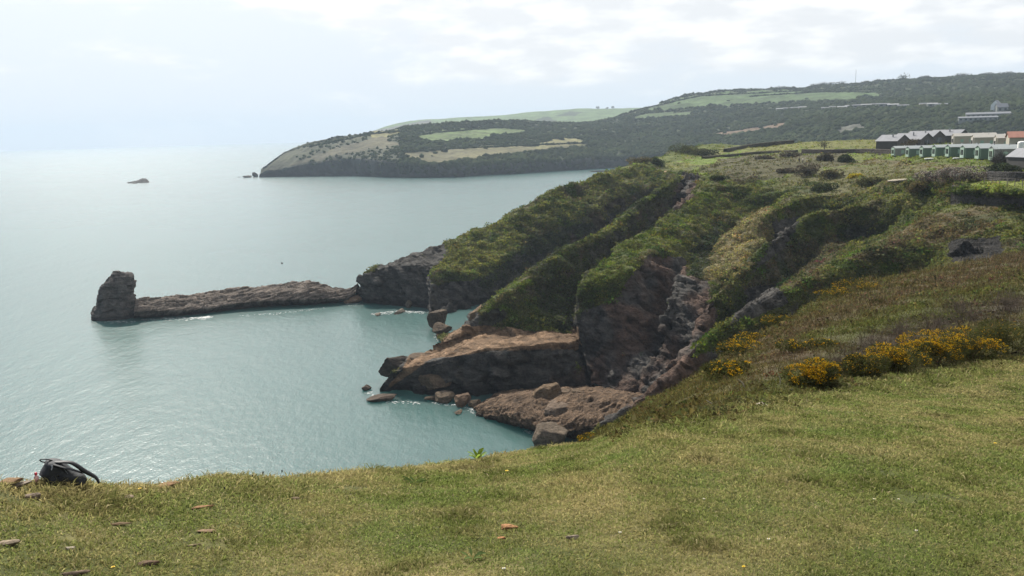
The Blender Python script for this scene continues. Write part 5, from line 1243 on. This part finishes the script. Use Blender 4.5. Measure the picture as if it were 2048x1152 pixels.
PB = [ # px, py base, w, h, colour, label, leaf count
 (1362, 306, 13, 6.0, (0.055, 0.062, 0.025), 'large dark bush on the seaward brow of the rough field'), (1392, 309, 9, 4.0, (0.075, 0.075, 0.035), 'olive bush right of the large dark bush on the brow'), (1415, 311, 9, 3.2, (0.035, 0.04, 0.022), 'low dark bush leading into the hedge bank'),
 (1314, 331, 4.6, 4.4, (0.035, 0.048, 0.02), 'single dark round bush beside the cliff path'), (1280, 325, 8, 3.0, (0.10, 0.09, 0.05), 'brown bush on the shoulder of the far cliff'),
 (1650, 322, 4.0, 3.2, (0.06, 0.055, 0.035), 'brown bush below the small windblown tree'), (1692, 323, 5.2, 2.6, (0.035, 0.045, 0.02), 'dark flat topped bush on the bright grass'), (1617, 350, 6.5, 4.2, (0.085, 0.072, 0.05), 'big grey brown bush just below the two walkers'),
 (1660, 356, 6, 3.0, (0.075, 0.07, 0.035), 'olive bush right of the big grey brown one'), (1712, 356, 3.6, 1.5, (0.33, 0.27, 0.02), 'yellow flowering bush on the cliff top'), (1650, 380, 5, 2.6, (0.045, 0.055, 0.025), 'dark green bush on the upper cliff slope'),
 (1745, 368, 6, 2.4, (0.09, 0.09, 0.035), 'olive bush left of the stone ledge'), (1850, 380, 6, 2.6, (0.10, 0.085, 0.035), 'rusty green bush at the corner of the dry stone wall'), (2012, 343, 7, 2.0, (0.03, 0.038, 0.02), 'dark bushes along the wall under the shed'),
 (1780, 302, 5, 2.5, (0.05, 0.05, 0.03), 'dark bush at the left end of the caravan row'), (1570, 345, 5, 2.0, (0.07, 0.06, 0.04), 'low brown bush on the cliff top left of the big one'), (1530, 318, 6, 2.0, (0.075, 0.065, 0.045), 'brown bush in the middle of the rough field'), (1578, 313, 7, 2.6, (0.08, 0.07, 0.05), 'grey brown thicket left of the two walkers'),
 (1832, 372, 4, 1.8, (0.08, 0.085, 0.03), 'green bush between the stone ledge and the rusty one'), (1440, 358, 4.5, 1.6, (0.04, 0.05, 0.02), 'dark bush on top of the bare rock cliff'),
]
for k, (px, py, w, h, c, lb) in enumerate(PB):
    q = cast(px, py, (BV_A, BV_B, BV_H))
    bush('bush', q - np.array([0, 0, 0.3]), (w, w * 0.8, h), 500 + k, c, lb, 1500, 0.36, 'bushes on the cliff top')
for k, (px, w, lb) in enumerate([(1870, 6.5, 'left part of the pale blossoming blackthorn thicket'), (1908, 7.5, 'middle and tallest pale blossoming blackthorn'), (1948, 6.5, 'right hand pale blossoming blackthorn, sloping to the green field')]):
    q = cast(px, 362, (BV_B,)); e = bush('blackthorn', q - np.array([0, 0, 0.2]), (w, 4, 3.6 - 0.5 * abs(k - 1)), 540 + k, (0.115, 0.098, 0.078), lb, 1700, 0.28, 'pale blossoming blackthorn bushes', 'bush')
    p, d, g = lumpy(540 + k, (w, 4, 3.6 - 0.5 * abs(k - 1)), 1700); sel = (p[:, 2] > 1.1); V, F_, c = tri_cloud(p[sel] + d[sel] * 0.1, np.tile((0.46, 0.43, 0.38), (sel.sum(), 1)), np.full(sel.sum(), 0.11), 2, 0.9, 0.9, k, 0.2)
    make_mesh('blossom', V, F_, M_leaf, c, False, e)
q = cast(1648, 305, (BV_A, BV_B)); tree(q, 5.6, 4.2, 560, 'small windblown tree standing alone in the rough field', (0.06, 0.06, 0.035), 260, 0.32)
q = cast(1818, 306, (BV_A, BV_B)); tree(q, 5.0, 5.0, 561, 'bushy little tree in front of the second green caravan', (0.07, 0.06, 0.035), 420, 0.36)
q = cast(1786, 300, (BV_A, BV_B)); tree(q, 4.6, 2.6, 562, 'thin tree in front of the dark lodges', (0.05, 0.05, 0.03), 200, 0.3)
bare_bush(seat(2005, 196, -0.1), 3.4, 570, 'dark spiky bush with pale tips in front of the nearest caravan', (0.045, 0.040, 0.035), 26, 0.05)
q = cast(1803, 364, (BV_B,)); tag(rock('stone_ledge', q, (5.2, 1.6, 0.9), 580, (0.38, 0.33, 0.25), ICO3, 0.05, planes=9, sink=0.3), 'pale stone ledge among bushes on the cliff top', 'rock')
q = cast(1332, 344, (BV_A, BV_B)); tag(rock('stone', q, (4.0, 1.2, 0.5), 581, (0.40, 0.27, 0.17), ICO3, -0.5, planes=9, sink=0.3), 'bare orange stone beside the cliff path', 'stone')

def person(base, rz, h, top, legs, hair, label, lean=0.05):
    """one skinned body, tapering limbs, mid stride"""
    e = empty('person', base, label, 'person', None, rz); s = h / 1.75
    J = {'pel': (0, 0, .95, .135), 'wst': (0, -.01, 1.08, .125), 'chs': (0, -.02 - lean, 1.30, .15), 'nck': (0, -.03 - lean, 1.48, .055), 'hd0': (0, -.05 - lean, 1.58, .085), 'hd1': (0, -.06 - lean, 1.68, .095), 'hd2': (0, -.05 - lean, 1.75, .06),
         'lh': (.10, 0, .90, .095), 'lk': (.11, -.14, .50, .065), 'la': (.11, -.10, .09, .042), 'lt': (.11, -.24, .04, .035), 'rh': (-.10, 0, .90, .095), 'rk': (-.11, .02, .49, .065), 'ra': (-.11, .22, .12, .042), 'rt': (-.11, .12, .03, .035),
         'ls': (.19, -.02 - lean, 1.42, .06), 'le': (.25, .06, 1.15, .045), 'lw': (.24, -.06, .92, .034), 'lf': (.235, -.10, .84, .03), 'rs': (-.19, -.02 - lean, 1.42, .06), 're': (-.25, -.02, 1.14, .045), 'rw': (-.24, -.16, .95, .034), 'rf': (-.235, -.20, .88, .03)}
    E = [('pel', 'wst'), ('wst', 'chs'), ('chs', 'nck'), ('nck', 'hd0'), ('hd0', 'hd1'), ('hd1', 'hd2'), ('pel', 'lh'), ('lh', 'lk'), ('lk', 'la'), ('la', 'lt'), ('pel', 'rh'), ('rh', 'rk'), ('rk', 'ra'), ('ra', 'rt'), ('chs', 'ls'), ('ls', 'le'), ('le', 'lw'), ('lw', 'lf'), ('chs', 'rs'), ('rs', 're'), ('re', 'rw'), ('rw', 'rf')]
    ks = list(J); me = bpy.data.meshes.new('body'); me.from_pydata([tuple(v * s for v in J[k][:3]) for k in ks], [(ks.index(a), ks.index(b)) for a, b in E], [])
    t = bpy.data.objects.new('body', me); COL.objects.link(t); t.modifiers.new('skin', 'SKIN'); t.modifiers.new('sub', 'SUBSURF').levels = 2
    for i, k in enumerate(ks): me.skin_vertices[0].data[i].radius = (J[k][3] * s,) * 2
    me.skin_vertices[0].data[0].use_root = True
    dg = bpy.context.evaluated_depsgraph_get(); ev = t.evaluated_get(dg); m2 = bpy.data.meshes.new_from_object(ev)
    V = np.array([v.co[:] for v in m2.vertices]); polys = [tuple(p.vertices) for p in m2.polygons]; bpy.data.objects.remove(t)
    skin = np.array((0.42, 0.27, 0.20)); c = np.empty(V.shape); z = V[:, 2] / s
    c[:] = skin; c[(z < 1.50)] = top; c[z < 0.96] = legs; c[z < 0.10] = (0.03, 0.03, 0.03); hand = (z < 0.935) & (z > 0.75) & (np.abs(V[:, 0]) > 0.195 * s); c[hand] = skin
    m3 = bpy.data.meshes.new('body'); m3.from_pydata([tuple(v) for v in V], [], polys); m3.update()
    a = m3.color_attributes.new('Col', 'FLOAT_COLOR', 'POINT'); a.data.foreach_set('color', np.concatenate([c, np.ones((len(c), 1))], 1).astype(np.float32).ravel()); m3.materials.append(M_leaf0)
    m3.polygons.foreach_set('use_smooth', np.full(len(polys), True)); o = bpy.data.objects.new('body', m3); COL.objects.link(o); o.parent = e
    D, F3 = ico(3); k = D[:, 2] > -0.2 - 0.5 * D[:, 1]; Fh = F3[k[F3].all(1)]; hv = D * np.array([.103, .118, .125]) * s + np.array([0, (-.045 - lean) * s, 1.655 * s])
    make_mesh('hair', hv, Fh, M_leaf0, np.tile(np.array(hair), (len(hv), 1)), True, e)
    return e
M_leaf0 = terrain_mat('cloth_and_skin', 9.0, 40.0, 0.1, 0.01)
q = cast(1598, 327, (BV_A, BV_B)); person(q, R(120), 1.82, np.array((0.02, 0.02, 0.025)), np.array((0.02, 0.02, 0.022)), (0.03, 0.02, 0.015), 'walker in black clothes on the cliff top path')
q = cast(1605.5, 326, (BV_A, BV_B)); person(q, R(110), 1.68, np.array((0.62, 0.56, 0.48)), np.array((0.05, 0.045, 0.045)), (0.20, 0.14, 0.08), 'walker in a pale top and dark trousers on the cliff top path')

# ------------------------------------------------------------------ far things: skyline trees, houses, mast, buoy
g = np.random.default_rng(77)
for k, (px, w, h, lb) in enumerate([(1560, 22, 9, 'low spreading tree clump at the left of the wooded skyline'), (1576, 16, 8, 'round tree just right of the low clump on the skyline'), (1628, 14, 9, 'rounded skyline tree at the start of the tree row'), (1645, 16, 10, 'full skyline tree left of the mast'),
                                    (1660, 15, 9, 'skyline tree midway between the row start and the mast'), (1683, 18, 10, 'broad skyline tree nearest to the mast on its left'), (1732, 14, 8, 'small skyline tree right of the mast'), (1752, 18, 8, 'flat skyline tree between mast and the tallest tree'),
                                    (1808, 20, 15, 'tallest skyline tree with an umbrella crown'), (1850, 16, 8, 'low skyline tree right of the tallest one'), (1925, 22, 9, 'skyline tree clump far right of the tallest one'), (1975, 20, 8, 'low skyline tree near the right end'), (2012, 20, 9, 'last skyline tree at the right edge'),
                                    (1480, 14, 7, 'small tree on the brow left of the low clump'), (1440, 14, 7, 'leftmost small tree on the brow of the wooded hill')]):
    sky_y = None
    for y in range(130, 260):
        q = cast1(px, y, (BV_H,))
        if q is not None and math.hypot(q[0], q[1]) > 1000: break
    q = cast(px, y + 1.5, (BV_H,)); tree(q - np.array([0, 0, 1.0]), h, w, 800 + k, lb, (0.045, 0.05, 0.028), 260, 1.3, 'trees along the hill skyline')
for px, lb in [(1195, 'tiny lone tree on the pale far hill, left one'), (1226, 'tiny lone tree on the pale far hill, right one'), (1214, 'tiny tree between the two on the pale far hill')]:
    for y in range(195, 250):
        q = cast1(px, y, (BV_F,))
        if q is not None: break
    tree(cast(px, y + 1, (BV_F,)), 11 if px != 1214 else 8, 10, 830 + px, lb, (0.05, 0.055, 0.035), 160, 1.8, 'tiny trees on the far hill')
for y in range(130, 260):
    q = cast1(1711, y, (BV_H,))
    if q is not None and math.hypot(q[0], q[1]) > 1000: break
V, F_ = tube(np.array([[0, 0, -2], [0, 0, 24.0]]), [0.45, 0.3], 6); o_ = make_mesh('radio_mast', V, F_, M_plast); o_.location = Vector(q); tag(o_, 'thin radio mast rising above the wooded skyline', 'mast')
def far_house(px, py, L, W, h0, h1, wall, roof, label, rz=10, win=3, cat='house', group=None):
    q = cast(px, py, (BV_H,)); e = empty('house' if cat == 'house' else 'caravan', q + np.array([0, 0, 0.3]), label, cat, group, yaw(px, rz))
    V, F_ = house_body(L, W, h0, h1, -3.0); V[:, 0] -= L / 2; poly_mesh('wall', V, F_, wall, e)
    V, F_ = gable(L, W, h0, h1, 0.3, 0.2); V[:, 0] -= L / 2; poly_mesh('roof', V, F_, roof, e)
    for k in range(win):
        x = -L / 2 + (k + 0.5) * L / win; V, F_ = box((x - L / win * 0.22, -W / 2 - 0.08, h0 * 0.35), (x + L / win * 0.22, -W / 2 + 0.05, h0 * 0.8)); poly_mesh('window', V, F_, M_glass, e)
far_house(1992, 224, 8, 7, 6, 10, M_whitew, M_slate, 'white gabled house high in the distant woods at the right', 75, 2)
far_house(2002, 226, 9, 7, 5, 8, M_greyw, M_slate, 'grey roofed house beside the white gabled one', 20, 2)
far_house(1975, 238, 34, 8, 4, 5.5, M_greyw, M_slate, 'long pale terrace below the white gabled house', 6, 9)
far_house(1955, 243, 30, 7, 3, 4, M_greyw, M_slate, 'second long pale building lower down the distant slope', 6, 8)
DC = [(1560, 222), (1575, 221), (1590, 220), (1604, 219), (1652, 221), (1668, 219), (1684, 219), (1700, 217), (1716, 216), (1732, 215), (1752, 214), (1768, 214), (1786, 215), (1806, 217), (1850, 214), (1866, 214), (1882, 215)]
for k, (px, py) in enumerate(DC):
    far_house(px, py, 11, 4, 2.8, 3.6, M_cream if k % 4 == 2 else M_greyw, M_slate if k % 3 else M_plast, 'tiny pale caravan in the distant park on the wooded slope', g.uniform(-8, 12), 2, 'caravan', 'tiny caravans in the distant park')
p = atz(564, 527); e = empty('buoy', p, 'tiny dark buoy floating alone beyond the reef', 'buoy')
G = np.array([[(rr_ * math.cos(a), rr_ * math.sin(a), z) for a in th] for rr_, z in [(0.0, -0.3), (0.3, -0.2), (0.36, 0.05), (0.2, 0.3), (0.07, 0.5), (0.0, 0.55)]]); make_mesh('float', G.reshape(-1, 3), gridfaces(6, 25), M_blk, None, True, e)

# ------------------------------------------------------------------ haze
def haze():
    x, y0, y1, z0, z1 = 9400.0, -9400.0, 9400.0, -4.0, 230.0
    V = np.array([(sx * x, sy, sz) for sx in (-1, 1) for sy in (y0, y1) for sz in (z0, z1)])
    Fq = np.array([(0, 1, 3, 2), (4, 6, 7, 5), (0, 4, 5, 1), (2, 3, 7, 6), (0, 2, 6, 4), (1, 5, 7, 3)])
    m, t = newmat('haze_air'); N = NT(t)
    v = N.n('ShaderNodeVolumePrincipled'); v.inputs['Density'].default_value = 0.00015
    v.inputs['Color'].default_value = (0.57, 0.67, 0.80, 1); v.inputs['Anisotropy'].default_value = 0.1
    o = N.n('ShaderNodeOutputMaterial'); N.l(v.outputs[0], o.inputs['Volume'])
    stuff(make_mesh('haze', V, Fq, m, smooth=False))
haze()
